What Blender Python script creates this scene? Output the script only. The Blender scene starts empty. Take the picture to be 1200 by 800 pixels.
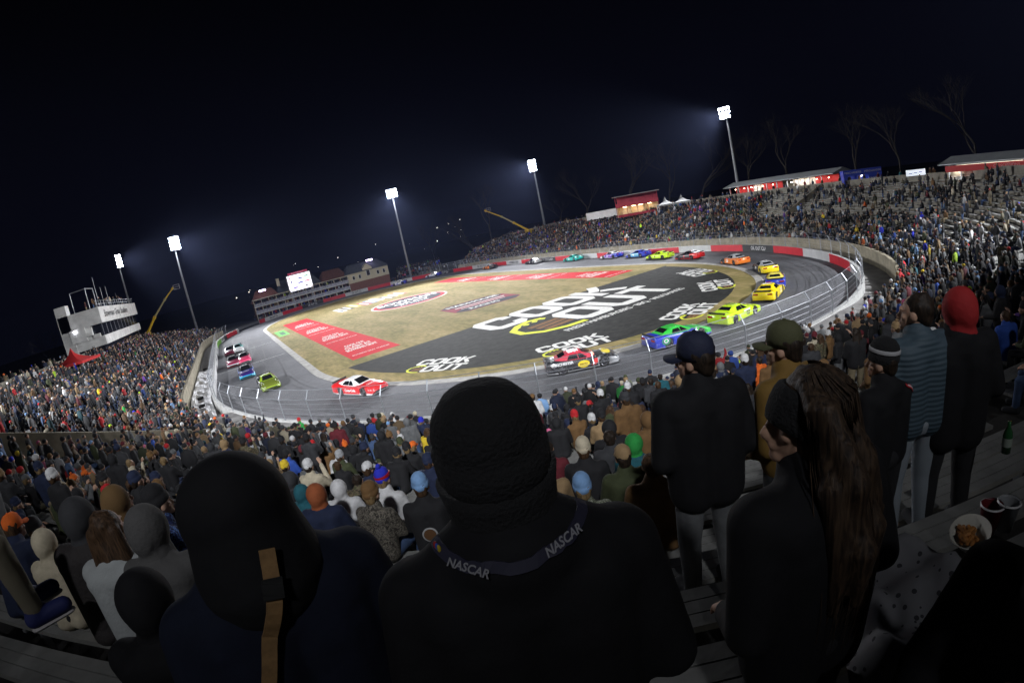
import bpy, bmesh, math, random
import numpy as np
from mathutils import Vector, Matrix, Euler

SC = bpy.context.scene
COL = SC.collection
random.seed(11)
RNG = np.random.default_rng(5)
R_ = math.radians

# ------------------------------------------------------------------ camera (a real fisheye lens)
CAM_POS = Vector((-33.0725, -83.7676, 10.1256))
YAW, PITCH, ROLL = 0.5279, -0.22746, -0.20858
LENS_F, LENS_K = 17.5466, 0.09628
FWD = Vector((math.sin(YAW) * math.cos(PITCH), math.cos(YAW) * math.cos(PITCH), math.sin(PITCH)))
_r0 = Vector((math.cos(YAW), -math.sin(YAW), 0)); _u0 = _r0.cross(FWD)
RGT = math.cos(ROLL) * _r0 + math.sin(ROLL) * _u0
UPV = -math.sin(ROLL) * _r0 + math.cos(ROLL) * _u0
cam = bpy.data.cameras.new('camera'); cam_o = bpy.data.objects.new('camera', cam); COL.objects.link(cam_o)
_m = Matrix((RGT, UPV, -FWD)).transposed().to_4x4(); _m.translation = CAM_POS
cam_o.matrix_world = _m
cam.type = 'PANO'; cam.panorama_type = 'FISHEYE_LENS_POLYNOMIAL'
cam.sensor_width = 36; cam.fisheye_fov = math.pi
cam.fisheye_polynomial_k0 = 0
cam.fisheye_polynomial_k1 = -0.057014573
cam.fisheye_polynomial_k2 = 1.49136e-06
cam.fisheye_polynomial_k3 = 1.96043e-05
cam.fisheye_polynomial_k4 = -3.16411e-07
cam.clip_start = 0.02; cam.clip_end = 6000
SC.camera = cam_o

# ------------------------------------------------------------------ night sky, exposure
W_ = bpy.data.worlds.new("World"); SC.world = W_; W_.use_nodes = True
nt = W_.node_tree; nt.nodes.clear()
wo = nt.nodes.new('ShaderNodeOutputWorld'); bg = nt.nodes.new('ShaderNodeBackground')
tc = nt.nodes.new('ShaderNodeTexCoord'); sp = nt.nodes.new('ShaderNodeSeparateXYZ'); cr = nt.nodes.new('ShaderNodeValToRGB')
nt.links.new(tc.outputs['Generated'], sp.inputs[0]); nt.links.new(sp.outputs['Z'], cr.inputs[0])
cr.color_ramp.elements[0].position = 0.0; cr.color_ramp.elements[0].color = (0.0011, 0.0012, 0.0032, 1)
cr.color_ramp.elements[1].position = 0.55; cr.color_ramp.elements[1].color = (0.0003, 0.0003, 0.0006, 1)
e_ = cr.color_ramp.elements.new(0.22); e_.color = (0.0009, 0.0009, 0.0026, 1)
nt.links.new(cr.outputs[0], bg.inputs['Color']); bg.inputs['Strength'].default_value = 1.0
nt.links.new(bg.outputs[0], wo.inputs[0])
SC.view_settings.view_transform = 'Standard'; SC.view_settings.look = 'None'
SC.view_settings.exposure = 0.0; SC.view_settings.gamma = 1.0
SC.cycles.use_denoising = True
SC.cycles.max_bounces = 5; SC.cycles.transparent_max_bounces = 16
SC.cycles.sample_clamp_indirect = 4.0

# ------------------------------------------------------------------ pixel <-> world (1200x800 photo frame)
def ray(px, py):
    x = (px - 600) * .03; y = (400 - py) * .03; r = math.hypot(x, y) + 1e-9; th = r / LENS_F
    for _ in range(20): th = r / LENS_F - LENS_K * th ** 3
    return FWD * math.cos(th) + (RGT * (x / r) + UPV * (y / r)) * math.sin(th)
def at_z(px, py, z=0.0):
    d = ray(px, py); return CAM_POS + d * ((z - CAM_POS.z) / d.z)
def at_d(px, py, D):
    d = ray(px, py); return CAM_POS + d * (D / math.hypot(d.x, d.y))
def proj(X):
    d = Vector(X) - CAM_POS; x, y, z = d.dot(RGT), d.dot(UPV), d.dot(FWD)
    rr = math.hypot(x, y) + 1e-9; th = math.atan2(rr, z); r = LENS_F * (th + LENS_K * th ** 3) / .03
    return 600 + r * x / rr, 400 - r * y / rr

# ------------------------------------------------------------------ materials
MATS = {}
def new_mat(name):
    m = bpy.data.materials.new(name); m.use_nodes = True
    return m, m.node_tree, m.node_tree.nodes['Principled BSDF']
def mat(name, col, rough=0.7, metal=0.0, var=0.0, scale=3.0, bump=0.0, bscale=40.0, spec=0.5, emit=None, estr=0.0, coat=0.0, sheen=0.0):
    if name in MATS: return MATS[name]
    m, t, b = new_mat(name)
    b.inputs['Base Color'].default_value = (*col, 1); b.inputs['Roughness'].default_value = rough
    b.inputs['Metallic'].default_value = metal; b.inputs['Specular IOR Level'].default_value = spec
    b.inputs['Coat Weight'].default_value = coat; b.inputs['Sheen Weight'].default_value = sheen
    tcn = t.nodes.new('ShaderNodeTexCoord')
    if var > 0:
        n = t.nodes.new('ShaderNodeTexNoise'); n.inputs['Scale'].default_value = scale; n.inputs['Detail'].default_value = 6
        n.inputs['Roughness'].default_value = 0.65
        t.links.new(tcn.outputs['Object'], n.inputs['Vector'])
        r = t.nodes.new('ShaderNodeValToRGB'); r.color_ramp.elements[0].position = .3; r.color_ramp.elements[1].position = .7
        r.color_ramp.elements[0].color = (*[max(0, c * (1 - var)) for c in col], 1)
        r.color_ramp.elements[1].color = (*[min(1, c * (1 + var)) for c in col], 1)
        t.links.new(n.outputs[0], r.inputs[0]); t.links.new(r.outputs[0], b.inputs['Base Color'])
    if bump > 0:
        n = t.nodes.new('ShaderNodeTexNoise'); n.inputs['Scale'].default_value = bscale; n.inputs['Detail'].default_value = 4
        t.links.new(tcn.outputs['Object'], n.inputs['Vector'])
        bp = t.nodes.new('ShaderNodeBump'); bp.inputs['Strength'].default_value = bump; bp.inputs['Distance'].default_value = 0.02
        t.links.new(n.outputs[0], bp.inputs['Height']); t.links.new(bp.outputs[0], b.inputs['Normal'])
    if emit:
        b.inputs['Emission Color'].default_value = (*emit, 1); b.inputs['Emission Strength'].default_value = estr
    MATS[name] = m
    return m

def asphalt_mat():
    m, t, b = new_mat('asphalt'); L = t.links
    tcn = t.nodes.new('ShaderNodeTexCoord')
    def noise(s, d=6, r=.6):
        n = t.nodes.new('ShaderNodeTexNoise'); n.inputs['Scale'].default_value = s; n.inputs['Detail'].default_value = d
        n.inputs['Roughness'].default_value = r; L.new(tcn.outputs['Object'], n.inputs['Vector']); return n
    n1 = noise(.09, 8, .65); r1 = t.nodes.new('ShaderNodeValToRGB')
    r1.color_ramp.elements[0].position = .32; r1.color_ramp.elements[0].color = (.080, .081, .088, 1)
    r1.color_ramp.elements[1].position = .66; r1.color_ramp.elements[1].color = (.130, .131, .140, 1)
    L.new(n1.outputs[0], r1.inputs[0])
    n2 = noise(1.6, 8, .75); r2 = t.nodes.new('ShaderNodeValToRGB')
    r2.color_ramp.elements[0].position = .35; r2.color_ramp.elements[0].color = (.78, .78, .78, 1)
    r2.color_ramp.elements[1].position = .62; r2.color_ramp.elements[1].color = (1.08, 1.08, 1.08, 1)
    L.new(n2.outputs[0], r2.inputs[0])
    mx = t.nodes.new('ShaderNodeMix'); mx.data_type = 'RGBA'; mx.blend_type = 'MULTIPLY'; mx.inputs[0].default_value = 1
    L.new(r1.outputs[0], mx.inputs[6]); L.new(r2.outputs[0], mx.inputs[7])
    # worn rubber groove: rings that follow the racing line (a mark of its own on the surface)
    at = t.nodes.new('ShaderNodeAttribute'); at.attribute_name = 'lane'
    r3 = t.nodes.new('ShaderNodeValToRGB'); cr3 = r3.color_ramp
    cr3.elements[0].position = 0; cr3.elements[0].color = (1.1, 1.1, 1.1, 1)
    cr3.elements[1].position = 1; cr3.elements[1].color = (1.12, 1.12, 1.12, 1)
    for p, v in ((.16, 1.02), (.30, .84), (.47, .90), (.62, 1.02), (.78, 1.05)):
        q = cr3.elements.new(p); q.color = (v, v, v, 1)
    L.new(at.outputs['Fac'], r3.inputs[0])
    mx2 = t.nodes.new('ShaderNodeMix'); mx2.data_type = 'RGBA'; mx2.blend_type = 'MULTIPLY'; mx2.inputs[0].default_value = 1
    L.new(mx.outputs[2], mx2.inputs[6]); L.new(r3.outputs[0], mx2.inputs[7]); L.new(mx2.outputs[2], b.inputs['Base Color'])
    b.inputs['Roughness'].default_value = .88; b.inputs['Specular IOR Level'].default_value = .3
    n3 = noise(30, 3); bp = t.nodes.new('ShaderNodeBump'); bp.inputs['Strength'].default_value = .25; bp.inputs['Distance'].default_value = .01
    L.new(n3.outputs[0], bp.inputs['Height']); L.new(bp.outputs[0], b.inputs['Normal'])
    return m
def grass_mat():
    m, t, b = new_mat('dormant_grass'); L = t.links
    tcn = t.nodes.new('ShaderNodeTexCoord')
    mp = t.nodes.new('ShaderNodeMapping'); mp.inputs['Scale'].default_value = (1, .35, 1); L.new(tcn.outputs['Object'], mp.inputs[0])
    n1 = t.nodes.new('ShaderNodeTexNoise'); n1.inputs['Scale'].default_value = .22; n1.inputs['Detail'].default_value = 9; n1.inputs['Roughness'].default_value = .72
    L.new(mp.outputs[0], n1.inputs['Vector'])
    r = t.nodes.new('ShaderNodeValToRGB'); c = r.color_ramp
    c.elements[0].position = .30; c.elements[0].color = (.120, .118, .040, 1)
    c.elements[1].position = .70; c.elements[1].color = (.310, .250, .128, 1)
    q = c.elements.new(.45); q.color = (.205, .168, .066, 1)
    q = c.elements.new(.56); q.color = (.270, .212, .096, 1)
    L.new(n1.outputs[0], r.inputs[0])
    n2 = t.nodes.new('ShaderNodeTexNoise'); n2.inputs['Scale'].default_value = 2.2; n2.inputs['Detail'].default_value = 6; L.new(mp.outputs[0], n2.inputs['Vector'])
    r2 = t.nodes.new('ShaderNodeValToRGB'); r2.color_ramp.elements[0].position = .35; r2.color_ramp.elements[0].color = (.72, .74, .70, 1)
    r2.color_ramp.elements[1].position = .65; r2.color_ramp.elements[1].color = (1.12, 1.1, 1.05, 1); L.new(n2.outputs[0], r2.inputs[0])
    mx = t.nodes.new('ShaderNodeMix'); mx.data_type = 'RGBA'; mx.blend_type = 'MULTIPLY'; mx.inputs[0].default_value = 1
    L.new(r.outputs[0], mx.inputs[6]); L.new(r2.outputs[0], mx.inputs[7]); L.new(mx.outputs[2], b.inputs['Base Color'])
    b.inputs['Roughness'].default_value = .95; b.inputs['Specular IOR Level'].default_value = .15
    return m
def camo_mat(name, cols, scale=14):
    if name in MATS: return MATS[name]
    m, t, b = new_mat(name); L = t.links; tcn = t.nodes.new('ShaderNodeTexCoord')
    n = t.nodes.new('ShaderNodeTexNoise'); n.inputs['Scale'].default_value = scale; n.inputs['Detail'].default_value = 3
    n.inputs['Distortion'].default_value = 1.0; L.new(tcn.outputs['Object'], n.inputs['Vector'])
    r = t.nodes.new('ShaderNodeValToRGB'); r.color_ramp.interpolation = 'CONSTANT'
    r.color_ramp.elements[0].position = 0; r.color_ramp.elements[0].color = (*cols[0], 1)
    r.color_ramp.elements[1].position = .44; r.color_ramp.elements[1].color = (*cols[1], 1)
    for p, k in ((.5, 2), (.56, 3)):
        q = r.color_ramp.elements.new(p); q.color = (*cols[k], 1)
    L.new(n.outputs[0], r.inputs[0]); L.new(r.outputs[0], b.inputs['Base Color']); b.inputs['Roughness'].default_value = .9
    MATS[name] = m; return m
def quilt_mat(name, col, bands=9.0, rough=.5):
    if name in MATS: return MATS[name]
    m, t, b = new_mat(name); L = t.links; tcn = t.nodes.new('ShaderNodeTexCoord')
    w = t.nodes.new('ShaderNodeTexWave'); w.bands_direction = 'Z'; w.inputs['Scale'].default_value = bands
    w.inputs['Distortion'].default_value = 1.2; w.inputs['Detail'].default_value = 2; w.wave_profile = 'SIN'
    L.new(tcn.outputs['Object'], w.inputs['Vector'])
    bp = t.nodes.new('ShaderNodeBump'); bp.inputs['Strength'].default_value = .35; bp.inputs['Distance'].default_value = .012
    L.new(w.outputs[1], bp.inputs['Height']); L.new(bp.outputs[0], b.inputs['Normal'])
    b.inputs['Base Color'].default_value = (*col, 1); b.inputs['Roughness'].default_value = rough
    MATS[name] = m; return m
def hair_mat(name, c0, c1, strands=True):
    if name in MATS: return MATS[name]
    m, t, b = new_mat(name); L = t.links; tcn = t.nodes.new('ShaderNodeTexCoord')
    mp = t.nodes.new('ShaderNodeMapping'); mp.inputs['Scale'].default_value = (60, 60, 2.2); L.new(tcn.outputs['Object'], mp.inputs[0])
    n = t.nodes.new('ShaderNodeTexNoise'); n.inputs['Scale'].default_value = 1.4; n.inputs['Detail'].default_value = 5; n.inputs['Distortion'].default_value = .6
    L.new(mp.outputs[0], n.inputs['Vector'])
    r = t.nodes.new('ShaderNodeValToRGB'); r.color_ramp.elements[0].position = .36; r.color_ramp.elements[0].color = (*c0, 1)
    r.color_ramp.elements[1].position = .68; r.color_ramp.elements[1].color = (*c1, 1)
    L.new(n.outputs[0], r.inputs[0]); L.new(r.outputs[0], b.inputs['Base Color'])
    bp = t.nodes.new('ShaderNodeBump'); bp.inputs['Strength'].default_value = .8; bp.inputs['Distance'].default_value = .006
    L.new(n.outputs[0], bp.inputs['Height']); L.new(bp.outputs[0], b.inputs['Normal'])
    b.inputs['Roughness'].default_value = .62; b.inputs['Specular IOR Level'].default_value = .3
    MATS[name] = m; return m
def mesh_fence_mat():
    m, t, b = new_mat('chain_link'); L = t.links
    b.inputs['Base Color'].default_value = (.30, .31, .33, 1); b.inputs['Metallic'].default_value = .6; b.inputs['Roughness'].default_value = .5
    uv = t.nodes.new('ShaderNodeUVMap')
    sp_ = t.nodes.new('ShaderNodeSeparateXYZ'); L.new(uv.outputs[0], sp_.inputs[0])
    outs = []
    for op in ('ADD', 'SUBTRACT'):
        a = t.nodes.new('ShaderNodeMath'); a.operation = op; L.new(sp_.outputs[0], a.inputs[0]); L.new(sp_.outputs[1], a.inputs[1])
        k = t.nodes.new('ShaderNodeMath'); k.operation = 'MULTIPLY'; k.inputs[1].default_value = 11.0; L.new(a.outputs[0], k.inputs[0])
        f = t.nodes.new('ShaderNodeMath'); f.operation = 'FRACT'; L.new(k.outputs[0], f.inputs[0])
        g = t.nodes.new('ShaderNodeMath'); g.operation = 'LESS_THAN'; g.inputs[1].default_value = .028; L.new(f.outputs[0], g.inputs[0])
        outs.append(g)
    mxm = t.nodes.new('ShaderNodeMath'); mxm.operation = 'MAXIMUM'; L.new(outs[0].outputs[0], mxm.inputs[0]); L.new(outs[1].outputs[0], mxm.inputs[1])
    L.new(mxm.outputs[0], b.inputs['Alpha'])
    return m
def vcol_mat():
    m, t, b = new_mat('crowd_clothes'); at = t.nodes.new('ShaderNodeAttribute'); at.attribute_name = 'Col'
    t.links.new(at.outputs['Color'], b.inputs['Base Color']); b.inputs['Roughness'].default_value = .85
    return m

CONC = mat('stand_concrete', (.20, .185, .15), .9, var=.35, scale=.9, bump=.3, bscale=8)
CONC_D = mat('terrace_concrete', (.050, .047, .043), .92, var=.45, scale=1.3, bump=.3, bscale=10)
WALLTAN = mat('parapet_concrete', (.27, .24, .175), .9, var=.32, scale=1.1, bump=.25, bscale=12)
ALU = mat('weathered_aluminium', (.30, .30, .285), .55, metal=.25, var=.25, scale=2.5, bump=.1, bscale=20)
GALV = mat('galvanised_steel', (.36, .38, .41), .42, metal=.7, var=.12, scale=4)
RED = mat('red_paint', (.42, .012, .022), .5, var=.12, scale=1.2)
WHITE = mat('white_paint', (.62, .62, .62), .55, var=.12, scale=1.5)
BLACKP = mat('black_paint', (.018, .019, .021), .55, var=.25, scale=2)
RUBBER = mat('black_rubber', (.012, .012, .012), .75)
DARK = mat('dark_void', (.01, .01, .012), .8)

# ------------------------------------------------------------------ mesh builder
class MB:
    def __init__(s): s.v = []; s.f = []; s.mi = []
    def add(s, vs, fs, m=0, M=None):
        b = len(s.v)
        for v in vs:
            v = Vector(v)
            if M is not None: v = M @ v
            s.v.append(v)
        for f in fs: s.f.append(tuple(b + i for i in f)); s.mi.append(m)
    def box(s, c, d, m=0, rz=0.0, M=None):
        x, y, z = d[0] / 2, d[1] / 2, d[2] / 2
        Q = Matrix.Translation(c) @ Matrix.Rotation(rz, 4, 'Z')
        if M is not None: Q = M @ Q
        s.add([(-x, -y, -z), (x, -y, -z), (x, y, -z), (-x, y, -z), (-x, -y, z), (x, -y, z), (x, y, z), (-x, y, z)],
              [(0, 3, 2, 1), (4, 5, 6, 7), (0, 1, 5, 4), (1, 2, 6, 5), (2, 3, 7, 6), (3, 0, 4, 7)], m, Q)
    def hexa(s, p, m=0):  # 8 points, bottom 4 then top 4
        s.add(p, [(0, 3, 2, 1), (4, 5, 6, 7), (0, 1, 5, 4), (1, 2, 6, 5), (2, 3, 7, 6), (3, 0, 4, 7)], m)
    def tube(s, path, r, n=6, m=0, cap=True, M=None):
        P = [Vector(p) for p in path]; rs = r if isinstance(r, (list, tuple)) else [r] * len(P)
        rings = []
        ref = Vector((0, 0, 1))
        for i, p in enumerate(P):
            d = (P[min(i + 1, len(P) - 1)] - P[max(i - 1, 0)]).normalized()
            if abs(d.dot(ref)) > .95: ref = Vector((1, 0, 0))
            a = d.cross(ref).normalized(); b = d.cross(a)
            rings.append([p + (a * math.cos(2 * math.pi * k / n) + b * math.sin(2 * math.pi * k / n)) * rs[i] for k in range(n)])
        vs = [q for r_ in rings for q in r_]; fs = []
        for i in range(len(P) - 1):
            for k in range(n):
                fs.append((i * n + k, i * n + (k + 1) % n, (i + 1) * n + (k + 1) % n, (i + 1) * n + k))
        if cap: fs.append(tuple(range(n))[::-1]); fs.append(tuple((len(P) - 1) * n + k for k in range(n)))
        s.add(vs, fs, m, M)
    def lathe(s, prof, n=16, m=0, M=None, c=(0, 0, 0)):
        vs = []; fs = []
        for (r, z) in prof:
            for k in range(n): vs.append((c[0] + r * math.cos(2 * math.pi * k / n), c[1] + r * math.sin(2 * math.pi * k / n), c[2] + z))
        for i in range(len(prof) - 1):
            for k in range(n): fs.append((i * n + k, i * n + (k + 1) % n, (i + 1) * n + (k + 1) % n, (i + 1) * n + k))
        s.add(vs, fs, m, M)
    def ell(s, c, r, m=0, nu=14, nv=9, M=None, rot=None):
        vs = []; fs = []; Q = Matrix.Translation(c)
        if rot: Q = Q @ Euler(rot).to_matrix().to_4x4()
        if M is not None: Q = M @ Q
        vs.append((0, 0, -r[2]))
        for j in range(1, nv):
            a = math.pi * j / nv
            for k in range(nu): vs.append((r[0] * math.sin(a) * math.cos(2 * math.pi * k / nu), r[1] * math.sin(a) * math.sin(2 * math.pi * k / nu), -r[2] * math.cos(a)))
        vs.append((0, 0, r[2]))
        for k in range(nu): fs.append((0, 1 + (k + 1) % nu, 1 + k))
        for j in range(nv - 2):
            for k in range(nu): fs.append((1 + j * nu + k, 1 + j * nu + (k + 1) % nu, 1 + (j + 1) * nu + (k + 1) % nu, 1 + (j + 1) * nu + k))
        t = len(vs) - 1
        for k in range(nu): fs.append((t, 1 + (nv - 2) * nu + k, 1 + (nv - 2) * nu + (k + 1) % nu))
        s.add(vs, fs, m, Q)
    def cap(s, a, b, ra, rb, m=0, n=10):  # tapered capsule
        a = Vector(a); b = Vector(b); d = b - a; L = d.length
        if L < 1e-6: return s.ell(a, (ra, ra, ra), m, n, 7)
        q = d.to_track_quat('Z', 'Y').to_matrix().to_4x4(); Q = Matrix.Translation(a) @ q
        prof = []
        for j in range(0, 4): t = math.pi / 2 * j / 4; prof.append((max(ra * math.sin(t), 1e-4), -ra * math.cos(t)))
        prof.append((ra, 0)); prof.append((rb, L))
        for j in range(3, -1, -1): t = math.pi / 2 * j / 4; prof.append((max(rb * math.sin(t), 1e-4), L + rb * math.cos(t)))
        s.lathe(prof, n, m, Q)
        nb = len(s.v) - n * len(prof)
        s.f.append(tuple(nb + k for k in range(n))[::-1]); s.mi.append(m)
        e = len(s.v) - n; s.f.append(tuple(e + k for k in range(n))); s.mi.append(m)
    def strip(s, path, w, z=0.0, m=0, closed=False, M=None):  # flat mitred ribbon in the xy plane
        P = [Vector((p[0], p[1])) for p in path]; n = len(P); Lp = []; Rp = []
        for i in range(n):
            a = P[(i - 1) % n] if (closed or i > 0) else None; b = P[(i + 1) % n] if (closed or i < n - 1) else None
            d1 = (P[i] - a).normalized() if a is not None else None; d2 = (b - P[i]).normalized() if b is not None else None
            if d1 is None: d1 = d2
            if d2 is None: d2 = d1
            nn = Vector((-(d1.y + d2.y), d1.x + d2.x)).normalized()
            k = w / 2 / max(.35, nn.dot(Vector((-d1.y, d1.x))))
            Lp.append(P[i] + nn * k); Rp.append(P[i] - nn * k)
        vs = [(p.x, p.y, z) for p in Lp] + [(p.x, p.y, z) for p in Rp]
        fs = [(i, n + i, n + (i + 1) % n, (i + 1) % n) for i in range(n if closed else n - 1)]
        s.add(vs, fs, m, M)
    def poly(s, pts, m=0, M=None): s.add(pts, [tuple(range(len(pts)))], m, M)
    def mesh(s, name, mats=(), smooth=False, origin=None):
        me = bpy.data.meshes.new(name)
        o = Vector(origin) if origin is not None else Vector((0, 0, 0))
        me.from_pydata([tuple(v - o) for v in s.v], [], s.f)
        for m in mats: me.materials.append(m)
        if len(mats) > 1: me.polygons.foreach_set('material_index', s.mi)
        if smooth: me.polygons.foreach_set('use_smooth', [True] * len(me.polygons))
        me.update(); return me
    def build(s, name, mats, parent=None, smooth=False, origin=None):
        if not isinstance(mats, (list, tuple)): mats = [mats]
        return link(name, s.mesh(name, mats, smooth, origin), parent)
def link(name, data, parent=None, loc=None, rz=None):
    o = bpy.data.objects.new(name, data); COL.objects.link(o)
    if parent is not None: o.parent = parent
    if loc is not None: o.location = loc
    if rz is not None: o.rotation_euler = (0, 0, rz)
    return o
def tag(o, label, cat=None, group=None, kind=None):
    if label: o['label'] = label
    if cat: o['category'] = cat
    if group: o['group'] = group
    if kind: o['kind'] = kind
    return o
def thing(name, label, cat, loc=(0, 0, 0), rz=0.0, group=None):
    o = bpy.data.objects.new(name, None); COL.objects.link(o); o.location = loc; o.rotation_euler = (0, 0, rz)
    o.empty_display_size = .3
    return tag(o, label, cat, group)
def struct(o): o['kind'] = 'structure'; return o
def copy_tree(o, parent=None):
    c = o.copy(); COL.objects.link(c); c.parent = parent
    for ch in o.children: copy_tree(ch, c)
    return c
def evaluated(ob):
    dg = bpy.context.evaluated_depsgraph_get(); dg.update()
    me = bpy.data.meshes.new_from_object(ob.evaluated_get(dg), preserve_all_data_layers=True, depsgraph=dg)
    return me
TXT = {}
def text_mesh(body, size=1.0, bold=0.0, shear=0.0, m=None, align='CENTER', sx=1.0, extrude=0.0):
    c = bpy.data.curves.new('lettering', 'FONT'); c.body = body; c.size = size; c.offset = bold; c.shear = shear
    c.align_x = align; c.align_y = 'CENTER'; c.resolution_u = 3; c.extrude = extrude; c.space_line = .85
    o = bpy.data.objects.new('t', c); COL.objects.link(o); me = evaluated(o)
    bpy.data.objects.remove(o); bpy.data.curves.remove(c)
    if sx != 1.0:
        for v in me.vertices: v.co.x *= sx
    me.materials.clear()
    if m: me.materials.append(m)
    return me
def text(name, body, size, m, parent, M, bold=0.0, shear=0.0, sx=1.0, align='CENTER', fit=None):
    me = text_mesh(body, size, bold, shear, m, align, sx)
    if fit:
        w_t = max(v.co.x for v in me.vertices) - min(v.co.x for v in me.vertices)
        for v in me.vertices: v.co.x *= fit / w_t
    me.transform(M); me.name = name
    return link(name, me, parent)
def basis_M(o, x, y):  # matrix with given local x, y axes
    x = Vector(x).normalized(); y = Vector(y).normalized(); z = x.cross(y).normalized(); y = z.cross(x)
    Q = Matrix((x, y, z)).transposed().to_4x4(); Q.translation = Vector(o); return Q

# ------------------------------------------------------------------ stadium plan
def oval(a, b, c, n=48, grow=0.0):
    P = []
    for i in range(n): P.append((b, -a + 2 * a * i / n))
    for i in range(n * 2): t = math.pi * i / (2 * n); P.append((b * math.cos(t), a + c * math.sin(t)))
    for i in range(n): P.append((-b, a - 2 * a * i / n))
    for i in range(n * 2): t = math.pi * i / (2 * n); P.append((-b * math.cos(t), -a - c * math.sin(t)))
    P = np.array(P)
    return resample(P, True, 300)
def resample(P, closed, n):
    Q = np.vstack([P, P[:1]]) if closed else P
    d = np.hypot(*(Q[1:] - Q[:-1]).T); s = np.concatenate([[0], np.cumsum(d)])
    t = np.linspace(0, s[-1], n + (1 if closed else 0))
    R = np.stack([np.interp(t, s, Q[:, 0]), np.interp(t, s, Q[:, 1])], 1)
    return R[:-1] if closed else R
def offset(P, d, closed=True):
    T = (np.roll(P, -1, 0) - np.roll(P, 1, 0))
    if not closed: T[0] = P[1] - P[0]; T[-1] = P[-1] - P[-2]
    T /= np.hypot(T[:, 0], T[:, 1])[:, None]
    return P + np.stack([T[:, 1], -T[:, 0]], 1) * d   # outward for counter-clockwise curves
INNER = oval(31.37, 26.7, 29.31); OUTER = oval(27.11, 36.8, 42.64)
# front curve of the stands: U from the far left end, round the near turn, to the far right end (counter-clockwise)
_o = offset(OUTER, 3.2)
def _key(p): return p
ang = np.arctan2(_o[:, 1], _o[:, 0])
i_left = int(np.argmin(np.hypot(_o[:, 0] + 36.5, _o[:, 1] - 48))); i_right = int(np.argmin(np.hypot(_o[:, 0] - 37, _o[:, 1] - 56)))
idx = []
i = i_left
while i != i_right: idx.append(i); i = (i + 1) % 300
FRONT = resample(_o[idx], False, 400)
_fd = np.hypot(*(FRONT[1:] - FRONT[:-1]).T); FS = np.concatenate([[0], np.cumsum(_fd)]); SLEN = FS[-1]
_T = np.gradient(FRONT, axis=0); _T /= np.hypot(_T[:, 0], _T[:, 1])[:, None]; FN = np.stack([_T[:, 1], -_T[:, 0]], 1)
def fp(s, off=0.0):
    x = np.interp(s, FS, FRONT[:, 0]); y = np.interp(s, FS, FRONT[:, 1]); nx = np.interp(s, FS, FN[:, 0]); ny = np.interp(s, FS, FN[:, 1])
    l = math.hypot(nx, ny); return Vector((x + nx / l * off, y + ny / l * off, 0)), Vector((nx / l, ny / l, 0))
def s_of(x, y): return float(FS[np.argmin(np.hypot(FRONT[:, 0] - x, FRONT[:, 1] - y))])
TREAD, Z0 = .78, .9
S_WALL = s_of(-34.5, -51.5)
S_CAM = s_of(-22.5, -67.5)
KCTL = [(0, 5), (s_of(-40, 36), 12), (s_of(-40, 28), 17), (s_of(-40, 0), 18), (s_of(-39, -30), 20), (S_WALL - .01, 20), (S_WALL + .01, 29),
        (s_of(-15, -71), 29), (s_of(5, -71), 24), (s_of(28, -59), 21), (s_of(40, 30), 21), (s_of(39, 46), 19), (SLEN, 11)]
def rows_at(s): return int(round(np.interp(s, [k[0] for k in KCTL], [k[1] for k in KCTL])))
_cx = [0, S_WALL - .01, S_WALL + .01, s_of(-5, -72), s_of(20, -64), SLEN]
def zrow(k, s):   # the rows near the camera steepen towards the top
    r = float(np.interp(s, _cx, [.315, .315, .262, .262, .30, .30])); q = float(np.interp(s, _cx, [0, 0, .138, .138, 0, 0]))
    return Z0 + r * k + q * max(0, k - 22)

# ================================================================== SETTING
# ground to the horizon
b = MB(); n = 64
b.add([(1800 * math.cos(2 * math.pi * k / n), 1800 * math.sin(2 * math.pi * k / n), -.08) for k in range(n)], [tuple(range(n))])
struct(b.build('ground', mat('night_ground', (.035, .035, .028), .95, var=.4, scale=.05)))
# race track
b = MB(); RI = INNER; RO = OUTER
lanes = [0, .2, .4, .6, .8, 1.0]
# match outer samples to inner by normal direction
def match(I, O):
    out = []
    for i in range(len(I)):
        T = I[(i + 1) % len(I)] - I[i - 1]; T /= np.hypot(*T); N = np.array([T[1], -T[0]])
        d = O - I[i]; al = d @ N; cr_ = np.abs(d[:, 0] * N[1] - d[:, 1] * N[0]); cr_[al < 0] = 1e9
        out.append(O[np.argmin(cr_)])
    return np.array(out)
OM = resample(match(INNER, resample(OUTER, True, 3000)), True, 300)
# keep correspondence instead of resampled length
OM = match(INNER, resample(OUTER, True, 6000))
vs = []; lane = []
for l in lanes:
    for i in range(300):
        p = INNER[i] * (1 - l) + OM[i] * l; vs.append((p[0], p[1], 0)); lane.append(l)
fs = [(j * 300 + i, (j + 1) * 300 + i, (j + 1) * 300 + (i + 1) % 300, j * 300 + (i + 1) % 300) for j in range(5) for i in range(300)]
b.add(vs, fs); ro = struct(b.build('race_track', asphalt_mat()))
a_ = ro.data.attributes.new('lane', 'FLOAT', 'POINT'); a_.data.foreach_set('value', lane)
# apron road outside the wall at the open end
b = MB(); b.poly([(-52, 52, -.02), (-34.5, 44, -.02), (-22, 57, -.02), (-30, 95, -.02), (-70, 110, -.02)]); struct(b.build('road', mat('access_asphalt', (.06, .06, .065), .8, var=.3, scale=.5)))
# infield
b = MB(); b.add([(p[0], p[1], .012) for p in offset(INNER, -.75)], [tuple(range(300))]); struct(b.build('infield', grass_mat()))
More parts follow.
